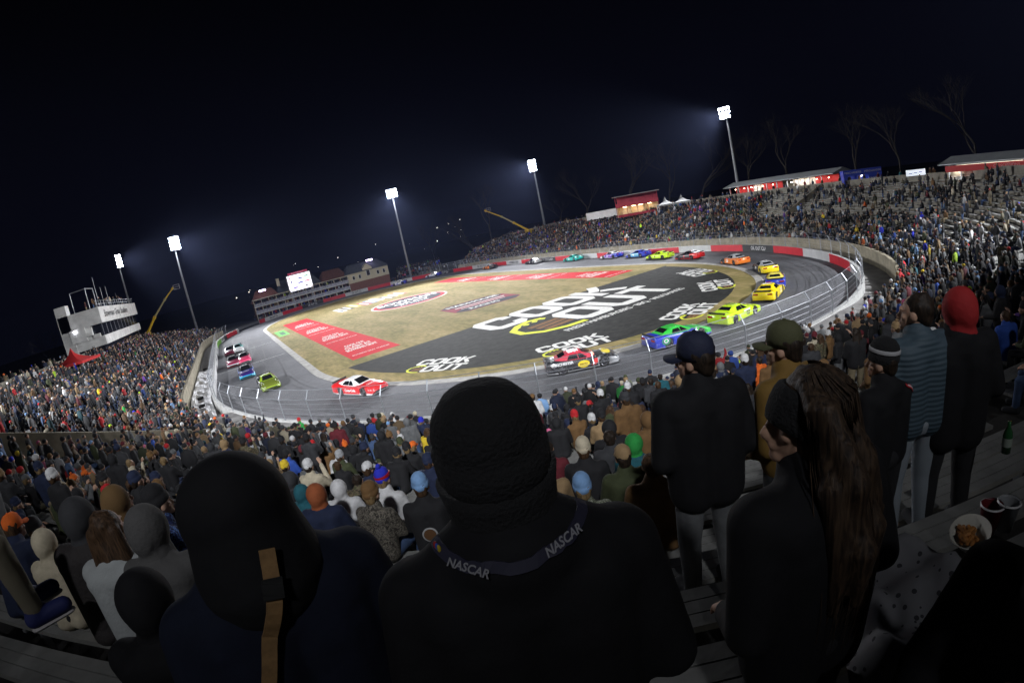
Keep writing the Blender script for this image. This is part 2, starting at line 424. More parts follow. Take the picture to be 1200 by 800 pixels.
# kerb: low raised concrete ring round the infield
b = MB(); A = INNER; B_ = offset(INNER, -.8); h = .055
vs = [(p[0], p[1], 0) for p in offset(A, .03)] + [(p[0], p[1], h) for p in offset(A, -.05)] + [(p[0], p[1], h) for p in B_] + [(p[0], p[1], 0) for p in offset(INNER, -.83)]
fs = [(j * 300 + i, j * 300 + (i + 1) % 300, (j + 1) * 300 + (i + 1) % 300, (j + 1) * 300 + i) for j in range(3) for i in range(300)]
b.add(vs, [f[::-1] for f in fs]); struct(b.build('kerb', mat('kerb_concrete', (.30, .29, .27), .85, var=.35, scale=1.0)))
# strip between track wall and stands
b = MB(); O1 = offset(OUTER, .31); O2 = offset(OUTER, 3.4)
def strip_z(p): return -.02 + .92 * max(0, min(1, (-36 - p[1]) / 5)) * max(0, min(1, (10 - p[0]) / 10))
b.add([(p[0], p[1], strip_z(p)) for p in O1] + [(p[0], p[1], strip_z(p)) for p in O2], [(i, 300 + i, 300 + (i + 1) % 300, (i + 1) % 300) for i in range(300)])
struct(b.build('pavement', mat('worn_pavement', (.16, .155, .15), .9, var=.35, scale=.8)))
# painted lines on the track
b = MB()
for y in (7.3, -11.2):
    b.box((-31.9, y, .004), (9.6, .11, .004))
for i0, i1, l in ((0, 300, .62),):
    pass
struct(b.build('track_line_marking', mat('worn_line_paint', (.55, .55, .55), .7, var=.3, scale=3)))
# tyre marks and seams: thin dark arcs lying on the asphalt
b = MB()
def lane_pt(i, l):
    i0 = int(math.floor(i)) % 300; f = i - math.floor(i); i1 = (i0 + 1) % 300
    p = (INNER[i0] * (1 - f) + INNER[i1] * f) * (1 - l) + (OM[i0] * (1 - f) + OM[i1] * f) * l; return (p[0], p[1])
for k in range(110):
    i0 = random.uniform(0, 300); ln = random.uniform(5, 26); l0 = random.uniform(.06, .8); l1 = l0 + random.uniform(-.16, .16)
    zz = .004 + .0006 * k / 10
    path = [lane_pt(i0 + ln * t / 14, l0 + (l1 - l0) * (t / 14) ** 2) for t in range(15)]
    b.strip(path, random.uniform(.04, .12), zz)
for k in range(26):  # loops and swerves
    c = lane_pt(random.uniform(170, 300), random.uniform(.3, .8)); r = random.uniform(.8, 2.4); a0 = random.uniform(0, 6.28); a1 = random.uniform(1.2, 4.2)
    b.strip([(c[0] + r * math.cos(a0 + a1 * t / 16), c[1] + r * math.sin(a0 + a1 * t / 16)) for t in range(17)], .05, .0115 + .0003 * k)
struct(b.build('tyre_mark', mat('rubber_on_asphalt', (.048, .048, .052), .6, var=.3, scale=5)))
b = MB()
for l in (.36, .7):
    b.strip([lane_pt(i, l) for i in range(300)], .045, .003, closed=True)
for k in range(16):
    i = random.uniform(150, 300); b.strip([lane_pt(i + random.uniform(-.3, .3), .02 + .96 * t / 6) for t in range(7)], .04, .0035)
struct(b.build('track_seam', mat('seam_tar', (.035, .035, .037), .6)))

# ------------------------------------------------------------------ infield paint
b = MB(); pts = []
IN3 = offset(INNER, -3.0)
seq = [p for p in IN3 if p[1] < -34.5]; seq.sort(key=lambda p: math.atan2(p[0], -(p[1] + 31)))
pts = [(-24.3, -34.5, .017)] + [(p[0], p[1], .017) for p in seq] + [(24.3, -34.5, .017)]
BLK = mat('black_turf_paint', (.026, .026, .024), .85, spec=.12, var=.55, scale=1.3)
b.poly(pts); struct(b.build('painted_end_zone', BLK))
def red_strip(x0, x1, y0, y1):
    b = MB(); b.poly([(x0, y0, .018), (x1, y0, .018), (x1, y1, .018), (x0, y1, .018)])
    return b
TURFRED = mat('red_turf_paint', (.46, .010, .018), .85, spec=.12, var=.25, scale=1.5)
TURFWHITE = mat('white_turf_paint', (.62, .61, .58), .85, spec=.12, var=.18, scale=3)
for (x0, x1, y0, y1, side) in ((-22.2, -16.6, -31.6, 32.5, 'near the left straight'), (16.2, 21.4, -30.5, 33, 'along the far straight')):
    t = thing('painted_banner', 'long red banner painted on the grass %s' % side, 'painted banner', ((x0 + x1) / 2, (y0 + y1) / 2, .018), 0, 'red banners painted on the infield')
    red_strip(x0, x1, y0, y1).build('banner_field', TURFRED, t, origin=t.location)
    yy = -24
    while yy < 30:
        c = Vector((0, yy - t.location.y, .004))
        k = 0
        for ln, sz, wd in (('COOK OUT', 1.7, 2.6), ('CLASH AT', 1.7, 3.4), ('BOWMAN GRAY', 1.7, 3.9)):
            text('lettering', ln, sz, TURFWHITE, t, Matrix.Translation(c + Vector((0, 2.2 - 1.75 * k, 0))) @ Matrix.Scale(1.15, 4, (0, 1, 0)), bold=.05, fit=wd); k += 1
        text('lettering', 'BOWMAN GRAY STADIUM', .75, TURFWHITE, t, Matrix.Translation(c + Vector((0, -5.2, 0))), bold=.01, fit=4.4)
        yy += 14.5

LET = {}
def letter_paths(ch):
    c = .15
    if ch == 'O': return [([(c, 0), (1 - c, 0), (1, c), (1, 1 - c), (1 - c, 1), (c, 1), (0, 1 - c), (0, c)], True)]
    if ch == 'C': return [([(1, .30), (1, c * .8), (1 - c, 0), (c, 0), (0, c), (0, 1 - c), (c, 1), (1 - c, 1), (1, 1 - c * .8), (1, .70)], False)]
    if ch == 'U': return [([(0, 1.13), (0, c), (c, 0), (1 - c, 0), (1, c), (1, 1.13)], False)]
    if ch == 'T': return [([(-.12, 1), (1.12, 1)], False), ([(.5, .87), (.5, -.13)], False)]
    if ch == 'K': return [([(0, -.13), (0, 1.13)], False), ([(.28, .5), (.62, .74), (1.0, 1.13)], False), ([(.5, .42), (.72, .26), (1.05, -.13)], False)]
def block_word(b, word, x, y, w, h, gap, sw, z, M, shear=.0):
    for ch in word:
        for path, closed in letter_paths(ch):
            q = [(x + (u + 0.13) / 1.26 * w + shear * v * h, y + (v + .13) / 1.26 * h) for u, v in path]
            b.strip(q, sw, z, 0, closed, M)
        x += w + gap
def cookout(x, y, rz, scale, label, big=False):
    t = thing('painted_logo', label, 'painted logo', (x, y, .021), rz, 'cook out logos painted on the end zone')
    S = Matrix.Scale(scale, 4)
    b = MB(); block_word(b, 'COOK', -2.3, .12, 1.0, 1.35, .16, .30, 0, S); b.build('lettering', TURFWHITE, t)
    b = MB(); block_word(b, 'OUT', -.95, -1.42, 1.0, 1.35, .16, .30, 0, S); b.build('lettering', TURFWHITE, t)
    b = MB(); yel = mat('yellow_turf_paint', (.60, .62, .06), .85, spec=.12, var=.12, scale=3); brn = mat('brown_turf_paint', (.17, .085, .035), .85, spec=.12, var=.3, scale=3)
    b.strip([(-1.15, -.1), (-1.5, .02), (-1.9, -.12), (-2.25, -.42), (-2.3, -.85), (-2.0, -1.22), (-1.5, -1.42), (-1.0, -1.45)], .17, .001, M=S)
    for q in range(4): b.strip([(-2.05 + q * .27, -.30 + q * .03), (-1.93 + q * .27, -.2 + q * .03)], .13, .0012, M=S)
    b.build('bun', yel, t)
    b = MB()
    for q in range(3): b.strip([(-1.95 + q * .05, -.62 - q * .24), (-1.05, -.56 - q * .24)], .17, .0015, M=S)
    b.build('patty', brn, t)
    return t
BIGX = 2.3
t = cookout(.8, -40.7, 0, 1, 'huge white cook out lettering with a yellow burger on the black end zone')
for ch in t.children:  # stretch the big one to 20 m by 14 m
    ch.data.transform(Matrix.Diagonal((4.25, 4.75, 1, 1)))
text('tagline', 'FRESH HAMBURGERS · BBQ · MILKSHAKES', 1.25, TURFWHITE, t, Matrix.Translation((.6, -8.1, 0)), bold=.03, sx=.72)
for (x, y, rz, nm) in ((-18.0, -45.3, -57, 'small cook out logo nearest the left straight, behind the knitted hat'), (-9.8, -53.3, -20, 'small cook out logo just above the black and red car'),
                       (1.2, -56.3, 14, 'small cook out logo between the blue green car and the lime car'), (11.5, -52.0, 42, 'small cook out logo inside the sharpest part of the near turn'),
                       (18.6, -44.3, 64, 'small cook out logo farthest round the turn, under the black and red cars')):
    cookout(x, y, R_(rz), 1.22, nm)

# two club emblems on mid field and small painted patches
def emblem_a(x, y):
    t = thing('painted_emblem', 'oval red white and black emblem painted on the grass nearer the clubhouse', 'painted logo', (x, y, .022), R_(-8), 'emblems painted on the infield grass')
    def ellp(a, c, z, m, nm):
        b = MB(); b.poly([(a * math.cos(q * math.pi / 24), c * math.sin(q * math.pi / 24), z) for q in range(48)]); b.build(nm, m, t)
    ellp(7.6, 8.6, 0, TURFWHITE, 'rim'); ellp(7.2, 8.1, .003, TURFRED, 'ring'); ellp(6.4, 7.0, .006, mat('navy_turf_paint', (.022, .022, .035), .85, spec=.12, var=.4, scale=2), 'disc')
    text('lettering', 'BOWMAN', 3.3, TURFWHITE, t, Matrix.Translation((0, 1.9, .009)) @ Matrix.Scale(1.5, 4, (0, 1, 0)), bold=.11, sx=.8)
    text('lettering', 'GRAY', 3.0, TURFWHITE, t, Matrix.Translation((0, -2.2, .009)) @ Matrix.Scale(1.2, 4, (0, 1, 0)), bold=.11, sx=.9)
    text('lettering', 'RACING', 1.5, TURFWHITE, t, Matrix.Translation((0, -4.9, .009)), bold=.04)
emblem_a(0, 8.8)
t = thing('painted_emblem', 'striped red white and navy emblem painted beside the black end zone', 'painted logo', (.6, -19.2, .022), R_(-4), 'emblems painted on the infield grass')
NAVYT = mat('navy_turf_paint', (.022, .022, .035), .85, spec=.12)
MAROONT = mat('maroon_turf_paint', (.19, .02, .035), .85, spec=.12, var=.3, scale=3)
def hexb(x0, x1, y0, y1, z, m, nm, par, ch=.9):
    b = MB(); b.poly([(x0 + ch, y0, z), (x1 - ch, y0, z), (x1, y0 + ch, z), (x1, y1 - ch, z), (x1 - ch, y1, z), (x0 + ch, y1, z), (x0, y1 - ch, z), (x0, y0 + ch, z)]); b.build(nm, m, par)
hexb(-5.3, 5.3, -4.6, 4.6, 0, MAROONT, 'border', t, 1.6); hexb(-5.0, 5.0, 1.3, 4.3, .003, NAVYT, 'top_field', t, 1.2); hexb(-5, 5, -4.3, -1.5, .003, NAVYT, 'bottom_field', t, 1.2)
b = MB(); b.box((.2, .35, .004), (8.2, .5, .002)); b.build('stripe', TURFWHITE, t); b = MB(); b.box((.0, -1.25, .006), (7.2, .25, .002)); b.build('stripe', TURFWHITE, t)
text('lettering', 'MADHOUSE', 2.0, TURFWHITE, t, Matrix.Translation((0, 2.75, .008)), bold=.06, sx=.8); text('lettering', 'RACING', 1.6, TURFWHITE, t, Matrix.Translation((-.6, -2.9, .008)), bold=.05, sx=.8)
pc = [(.6, .6, .56), (.02, .02, .03), (.5, .42, .04), (.3, .02, .03), (.05, .12, .3)]
for k in range(9):
    x = -9.5 + 1.9 * k; c = pc[k % 5]
    t = thing('painted_patch', ['white and black', 'dark and white', 'yellow and black', 'red and white', 'blue and white'][k % 5] + ' sponsor patch painted on the grass in front of the clubhouse, %s' % ('west row' if k < 4 else 'east row'), 'painted patch', (x, 28.5 + (k % 3) * 1.2, .02), 0, 'sponsor patches painted before the clubhouse')
    b = MB(); b.box((0, 0, 0), (1.5, 9.5, .003)); b.build('patch_field', mat('patch%d' % (k % 5), c, .85, var=.2, scale=2), t)
    b = MB(); b.box((0, 0, .003), (.5, 7.5, .003)); b.build('lettering_band', TURFWHITE if k % 5 else NAVYT, t)
t = thing('painted_patch', 'bright green sponsor patch painted on the grass beside the left straight', 'painted patch', (-24.3, 16.5, .02))
b = MB(); b.box((0, 0, 0), (2.0, 11, .003)); b.build('patch_field', mat('green_turf_paint', (.10, .42, .05), .85, var=.3, scale=1), t)
b = MB(); b.box((.1, -.5, .003), (.9, 6, .003)); b.build('lettering_band', mat('dark_green_turf_paint', (.02, .10, .03), .85), t)

# ------------------------------------------------------------------ track wall
seg_cols = []
wall_t = thing('track_wall', 'low concrete race track wall painted in red and white lengths', 'wall', (OUTER[0][0], OUTER[0][1], 0))
wm = [mat('wall_red', (.46, .008, .02), .5, var=.15, scale=.8), mat('wall_white', (.44, .44, .44), .55, var=.15, scale=.8), BLACKP, mat('wall_green', (.12, .30, .03), .5), mat('wall_top_concrete', (.36, .36, .35), .7, var=.25, scale=2)]
WI = offset(OUTER, .0); WOu = offset(OUTER, .32); HW = 1.0
i_gate0 = int(np.argmin(np.hypot(OUTER[:, 0] + 24.5, OUTER[:, 1] - 57))); i_gate1 = int(np.argmin(np.hypot(OUTER[:, 0] + 32, OUTER[:, 1] - 49.5)))
gate = set();  i = i_gate0
while i != i_gate1: gate.add(i); i = (i + 1) % 300
b = MB(); wall_txt = []
lo = 0; secs = [0, 1, 0, 2, 0, 1]
for i in range(300):
    if i in gate: continue
    sec = (i // 6); c = [0, 1, 0, 1, 0, 2][sec % 6]
    x, y = OUTER[i]
    if y < -40 and x < 2: c = 0 if (sec % 3) else 1
    if x < -30 and 10 < y < 40: c = 3 if (24 < y < 36) else 1
    if x < -30 and y < 10 and y > -40: c = 1
    j = (i + 1) % 300
    p = [WI[i], WI[j], WOu[j], WOu[i]]
    z = HW
    b.add([(q[0], q[1], 0) for q in p] + [(q[0], q[1], z) for q in p], [(0, 1, 5, 4)], c)
    b.add([(q[0], q[1], 0) for q in p] + [(q[0], q[1], z) for q in p], [(4, 5, 6, 7), (2, 3, 7, 6)], 4)
    if i % 6 == 2 and (c == 2 or (c == 1 and y > 0)): wall_txt.append((i, c))
b.build('wall_body', wm, wall_t, origin=wall_t.location)
for i, c in wall_txt:
    p = (WI[i] + WI[(i + 2) % 300]) / 2; T = WI[(i + 2) % 300] - WI[i]; T = T / np.hypot(*T); N = np.array([-T[1], T[0]])
    o = p + N * .02
    text('lettering', random.choice(['COOK OUT CLASH', 'BOWMAN GRAY']), .78, wm[2] if c == 1 else wm[1], wall_t,
         Matrix.Translation(-wall_t.location) @ basis_M((o[0], o[1], .5), (-T[0], -T[1], 0) if False else (T[0], T[1], 0), (0, 0, 1)) if False else
         Matrix.Translation(-wall_t.location) @ basis_M((o[0], o[1], .5), (-T[0], -T[1], 0), (0, 0, 1)), bold=.02, sx=.75)

# ------------------------------------------------------------------ catch fence
cf = thing('catch_fence', 'tall galvanised catch fence of posts, cables and mesh on the track wall', 'fence', (OUTER[0][0], OUTER[0][1], 1))
i_f0 = int(np.argmin(np.hypot(OUTER[:, 0] + 34, OUTER[:, 1] - 42))); i_f1 = int(np.argmin(np.hypot(OUTER[:, 0] - 26, OUTER[:, 1] - 62)))
P = []; i = i_f0
while i != i_f1: P.append(OUTER[i]); i = (i + 1) % 300
P = np.array(P); P = offset(P, .2, False)
L_ = np.hypot(*(P[1:] - P[:-1]).T).sum(); NPOST = 96; Q = resample(P, False, NPOST)
TN = np.gradient(Q, axis=0); TN /= np.hypot(TN[:, 0], TN[:, 1])[:, None]; NI = np.stack([-TN[:, 1], TN[:, 0]], 1)
HP = 2.05; ORG = cf.location
def fpt(k, h):
    lean = 0 if h < 1.5 else (h - 1.5) * .62
    return Vector((Q[k][0] + NI[k][0] * lean, Q[k][1] + NI[k][1] * lean, HW + h))
pm = MB(); pm.tube([(0, 0, 0), (0, 0, 1.5), (0, .36, HP)], .04, 6); post_me = pm.mesh('fence_post', [GALV])
for k in range(NPOST):
    q = Q[k]; o = link('fence_post', post_me, cf, Vector((q[0], q[1], HW)) - ORG, math.atan2(NI[k][1], NI[k][0]) - math.pi / 2)
b = MB()
for h in (.15, .5, .85, 1.2, 1.5, HP):
    for k0 in range(0, NPOST - 1):
        b.tube([fpt(k0, h), fpt(k0 + 1, h)], .008 if h < 1.49 else .017, 4, cap=False)
b.build('cable', GALV, cf, origin=ORG)
b = MB(); hs = (0, 1.5, HP)
for j in range(2):
    for k in range(NPOST - 1): b.add([fpt(k, hs[j]), fpt(k + 1, hs[j]), fpt(k + 1, hs[j + 1]), fpt(k, hs[j + 1])], [(0, 1, 2, 3)])
fo = b.build('mesh_panel', mesh_fence_mat(), cf, origin=ORG)
uv = fo.data.uv_layers.new(name='UVMap'); u0 = 0; dl = L_ / (NPOST - 1); li = 0
for j in range(2):
    for k in range(NPOST - 1):
        for (a, c) in ((k * dl, hs[j]), (k * dl + dl, hs[j]), (k * dl + dl, hs[j + 1]), (k * dl, hs[j + 1])):
            uv.data[li].uv = (a, c); li += 1

# white plastic sheeting in the gap on the left, tyres and tubs
b = MB(); P1 = []; P2 = []
for y in np.linspace(-38, -4, 30):
    P1.append((np.interp(y, [-40, -27, 0], [-36.4, -37.4, -37.4]), y)); P2.append((np.interp(y, [-40, -27, 0], [-38.0, -39.6, -39.7]), y))
vs = []
for i in range(30):
    for t_ in range(6):
        f = t_ / 5; x = P1[i][0] * (1 - f) + P2[i][0] * f; vs.append((x, P1[i][1] + random.uniform(-.2, .2), .03 + random.random() * .12))
b.add(vs, [(i * 6 + j, i * 6 + j + 1, (i + 1) * 6 + j + 1, (i + 1) * 6 + j) for i in range(29) for j in range(5)])
tag(b.build('plastic_sheet', mat('white_plastic', (.62, .62, .63), .4, var=.25, scale=2)), 'crumpled white plastic sheet lying between the track wall and left stand', 'plastic sheet')
def ring_tyre(x, y, z, lab):
    t = thing('spare_tyre', lab, 'tyre', (x, y, z), 0, 'tyres by the plastic sheet')
    b = MB(); b.lathe([(.2, 0), (.33, .02), (.36, .12), (.33, .24), (.2, .26), (.2, 0)], 18); b.build('tread', RUBBER, t, smooth=True)
    b = MB(); b.lathe([(.001, .1), (.19, .1), (.19, .16), (.001, .16)], 14); b.build('rim', GALV, t)
ring_tyre(-38.7, -3.0, .1, 'black tyre lying at the far end of the plastic sheet'); ring_tyre(-38.2, -31, .15, 'black tyre lying on the near part of the plastic sheet'); ring_tyre(-38.5, -26.5, .15, 'black tyre lying midway along the plastic sheet')

# ------------------------------------------------------------------ grandstand
gs = thing('grandstand', 'horseshoe concrete grandstand of stepped terraces around the race track', 'grandstand', (FRONT[0][0], FRONT[0][1], 0))
GO = gs.location
SS = np.concatenate([np.arange(0, SLEN, 1.3), [SLEN]]); SS = np.unique(np.concatenate([SS, [S_WALL - .02, S_WALL + .02]]))
b = MB()
KS = [rows_at(s) for s in SS]
def quad(a, c, d, e, m=0): b.add([a, c, d, e], [(0, 1, 2, 3)], m)
def P3(s, off, z): q, _ = fp(s, off); return Vector((q.x, q.y, z))
for i in range(len(SS) - 1):
    s0, s1 = SS[i], SS[i + 1]; K = max(KS[i], KS[i + 1]) if s1 - s0 > .1 else min(KS[i], KS[i + 1])
    for k in range(K):
        z, zz = zrow(k, s0), zrow(k, s1); o0 = k * TREAD; o1 = o0 + TREAD
        quad(P3(s0, o0, z), P3(s0, o1, z), P3(s1, o1, zz), P3(s1, o0, zz))
        quad(P3(s0, o1, z), P3(s0, o1, zrow(k + 1, s0)), P3(s1, o1, zrow(k + 1, s1)), P3(s1, o1, zz), 1)
    z = zrow(K, s0); zz = zrow(K, s1); o0 = K * TREAD
    quad(P3(s0, o0, z), P3(s0, o0 + 5, z), P3(s1, o0 + 5, zz), P3(s1, o0, zz))
b.build('terrace', [CONC_D, CONC], gs, origin=GO)
# end walls
for s in (0.0, SLEN):
    b = MB()
    K = rows_at(s); pts = [P3(s, 0, -.1)] + [P3(s, o, zz) for k in range(K) for (o, zz) in ((k * TREAD, zrow(k, s) + .6), ((k + 1) * TREAD, zrow(k, s) + .6))] + [P3(s, K * TREAD + 5, zrow(K, s) + .6), P3(s, K * TREAD + 5, -.1)]
    off = (.25 if s > 0 else -.25)
    _, nn = fp(s); tt = Vector((-nn.y, nn.x, 0)) * off
    m0 = len(pts); vs = pts + [p + tt for p in pts]
    b.add(vs, [tuple(range(m0)), tuple(range(m0, 2 * m0))[::-1]] + [(i, (i + 1) % m0, m0 + (i + 1) % m0, m0 + i) for i in range(m0)])
    b.build('end_wall', CONC, gs, origin=GO)
# front parapet
b = MB()
for i in range(len(SS) - 1):
    a, c = SS[i], SS[i + 1]
    v = [P3(a, -.18, -.05), P3(c, -.18, -.05), P3(c, .0, -.05), P3(a, .0, -.05), P3(a, -.18, 1.55), P3(c, -.18, 1.55), P3(c, 0, 1.55), P3(a, 0, 1.55)]
    b.add(v, [(0, 1, 5, 4), (2, 3, 7, 6)])
    v2 = [P3(a, -.24, 1.55), P3(c, -.24, 1.55), P3(c, .06, 1.55), P3(a, .06, 1.55), P3(a, -.24, 1.67), P3(c, -.24, 1.67), P3(c, .06, 1.67), P3(a, .06, 1.67)]
    b.add(v2, [(4, 5, 6, 7), (0, 1, 5, 4), (2, 3, 7, 6), (0, 3, 2, 1)])
b.build('front_wall', WALLTAN, gs, origin=GO)
# rim wall behind the last row
b = MB(); rim_segs = []
for i in range(len(SS) - 1):
    a, c = SS[i], SS[i + 1]
    if c - a < .1: continue
    K0, K1 = KS[i], KS[i + 1]
    if abs(K0 - K1) > 3 or abs((a + c) / 2 - S_CAM) < 14:
        if b.v: b.build('rim_wall', CONC, gs, origin=GO); b = MB()
        continue
    o0, o1 = K0 * TREAD + 1.2, K1 * TREAD + 1.2; z0, z1 = zrow(K0, a), zrow(K1, c)
    rim_segs.append((a, c))
    b.hexa([P3(a, o0, z0), P3(c, o1, z1), P3(c, o1 + .2, z1), P3(a, o0 + .2, z0), P3(a, o0, z0 + 1.05), P3(c, o1, z1 + 1.05), P3(c, o1 + .2, z1 + 1.05), P3(a, o0 + .2, z0 + 1.05)])
if b.v: b.build('rim_wall', CONC, gs, origin=GO)
# radial walls
def radial(s, k0, k1, h, w=.28):
    b = MB()
    _, nn = fp(s); tt = Vector((-nn.y, nn.x, 0)) * w
    for j in range(k0, k1, 1):
        a0, a1 = j * TREAD, (j + 1) * TREAD
        b.hexa([P3(s, a0, 0), P3(s, a1, 0), P3(s, a1, 0) + tt, P3(s, a0, 0) + tt] and
               [P3(s, a0, zrow(j, s - .3) - .6), P3(s, a1, zrow(j, s - .3) - .3), P3(s, a1, zrow(j, s - .3) - .3) + tt, P3(s, a0, zrow(j, s - .3) - .6) + tt,
                P3(s, a0, zrow(j, s - .3) + h), P3(s, a1, zrow(j + 1, s - .3) + h), P3(s, a1, zrow(j + 1, s - .3) + h) + tt, P3(s, a0, zrow(j, s - .3) + h) + tt])
    b.build('aisle_wall', WALLTAN, gs, origin=GO)
radial(S_WALL, 0, 29, .95)
S_RW1 = s_of(38.5, -42); radial(S_RW1, 9, 21, .9)
S_RW2 = s_of(40, -1.5); radial(S_RW2, 12, 21, .8)
# earth bank behind the stand
b = MB()
for i in range(len(SS) - 1):
    a, c = SS[i], SS[i + 1]
    K0, K1 = KS[i], KS[i + 1]
    if c - a < .1: K0 = K1 = min(K0, K1)
    A0, A1 = P3(a, K0 * TREAD + 4.9, zrow(K0, a) - .03), P3(c, K1 * TREAD + 4.9, zrow(K1, c) - .03)
    B0, B1 = P3(a, K0 * TREAD + 28, zrow(K0, a) - .6), P3(c, K1 * TREAD + 28, zrow(K1, c) - .6)
    C0, C1 = P3(a, K0 * TREAD + 60, -.1), P3(c, K1 * TREAD + 60, -.1)
    b.add([A0, B0, B1, A1], [(0, 1, 2, 3)]); b.add([B0, C0, C1, B1], [(0, 1, 2, 3)])
struct(b.build('hill', mat('bank_ground', (.035, .035, .026), .95, var=.4, scale=.2)))

# ------------------------------------------------------------------ bleacher benches
AIS = []; s = (S_CAM - 4.6) % 9.2 + .3
while s < SLEN - 2: AIS.append(s); s += 9.2
AIS.append(SLEN - .5)
bench = []
for a in range(len(AIS) - 1):
    s0, s1 = AIS[a] + .55, AIS[a + 1] - .55
    if s0 < S_WALL < s1: bench_parts = [(s0, S_WALL - .3), (S_WALL + .6, s1)]
    else: bench_parts = [(s0, s1)]
    for (u0, u1) in bench_parts:
        if u1 - u0 < 1.0: continue
        for k in range(1, min(rows_at(u0), rows_at(u1))):
            c, _ = fp((u0 + u1) / 2, k * TREAD + .5); c.z = zrow(k, (u0 + u1) / 2) + .42
            px, py = proj(c)
            vis = -200 < px < 1400 and -50 < py < 900
            bench.append(((c - CAM_POS).length, u0, u1, k, vis))
def bench_geo(b, u0, u1, k, org, simple):
    n = 3 if simple else 6
    zf = lambda s_: zrow(k, s_) + .42
    pl = [(.36, .64)] if simple else [(.34, .435), (.445, .54), (.55, .645)]
    for (o0, o1) in pl:
        for i in range(n):
            a, c = u0 + (u1 - u0) * i / n, u0 + (u1 - u0) * (i + 1) / n
            q = [P3(a, k * TREAD + o0, zf(a) - .05), P3(c, k * TREAD + o0, zf(c) - .05), P3(c, k * TREAD + o1, zf(c) - .05), P3(a, k * TREAD + o1, zf(a) - .05)]
            q += [p + Vector((0, 0, .05)) for p in q]
            b.add([p - org for p in q], [(4, 5, 6, 7), (0, 1, 5, 4), (2, 3, 7, 6), (0, 3, 2, 1)] + ([(1, 2, 6, 5)] if i == n - 1 else []) + ([(3, 0, 4, 7)] if i == 0 else []))
bench.sort(key=lambda t: t[0])
MARKS = [(560, 520, 'behind the big black knit hat'), (250, 600, 'around the big black hood'), (812, 460, 'around the navy cap man'), (918, 400, 'around the olive cap man'), (1075, 420, 'around the quilted jacket youth'),
         (1123, 380, 'beyond the red hood'), (60, 520, 'at the far left edge'), (130, 490, 'under the dividing wall on the left'), (230, 470, 'by the plastic sheet'), (150, 440, 'under the press building'), (1180, 300, 'under the white downlights'),
         (1000, 250, 'under the blue booth'), (1060, 300, 'right of the track turn'), (350, 520, 'below the green jacket'), (690, 490, 'below the black cap man'), (1150, 520, 'around the green bottle'), (60, 720, 'under the blue shoes'), (440, 560, 'by the round badge jacket'), (930, 440, 'beyond the long haired woman'), (40, 450, 'by the white tent'), (1180, 420, 'at the right edge')]
ORD = 'first second third fourth fifth sixth seventh eighth ninth tenth eleventh twelfth thirteenth fourteenth fifteenth sixteenth seventeenth eighteenth nineteenth twentieth'.split()
ORD += ['twenty-' + o for o in ORD[:9]]
blab = {}
def bench_label(u0, u1, k):
    c = P3((u0 + u1) / 2, k * TREAD + .5, zrow(k, (u0 + u1) / 2) + .42); px, py = proj(c)
    for m in sorted(MARKS, key=lambda m: math.hypot(m[0] - px, m[1] - py)):
        l = 'grey aluminium bench %s, %s row above the front wall' % (m[2], ORD[k])
        if l not in blab: blab[l] = 1; return l
        if math.hypot(m[0] - px, m[1] - py) > 260: break
    for l in ('grey aluminium bench in the %s row, %s part of its curve' % (ORD[k], 'left' if px < 600 else 'right'), 'grey aluminium bench farther along the %s row at the %s edge' % (ORD[k], 'left' if px < 600 else 'right')):
        if l not in blab: break
    blab[l] = 1; return l
nb = 0; far = MB()
for (d, u0, u1, k, vis) in bench:
    if vis and nb < 270:
        org = P3((u0 + u1) / 2, k * TREAD + .5, zrow(k, (u0 + u1) / 2)); nb += 1
        t = thing('bleacher_bench', bench_label(u0, u1, k), 'bench', org, 0, 'aluminium bleacher benches') if d < 26 else None
        m = MB(); bench_geo(m, u0, u1, k, org, d > 45)
        if t:
            m.build('seat', ALU, t)
            for f in (.12, .5, .88):
                q, nn = fp(u0 + (u1 - u0) * f, k * TREAD + .5); q.z = zrow(k, u0 + (u1 - u0) * f); m2 = MB()
                az = math.atan2(nn.y, nn.x)
                m2.box(q - org + Vector((0, 0, .175)), (.06, .05, .35), rz=az); m2.box(q - org + Vector((0, 0, .355)), (.3, .05, .03), rz=az); m2.build('bracket', GALV, t)
        else:
            o = m.build('bleacher_bench', ALU); o.location = org
            tag(o, bench_label(u0, u1, k), 'bench', 'aluminium bleacher benches')
    elif d < 260: bench_geo(far, u0, u1, k, Vector((0, 0, 0)), True)
tag(far.build('bleacher_rows', ALU), 'far rows of grey bleacher benches around the stadium', 'benches', kind='stuff')
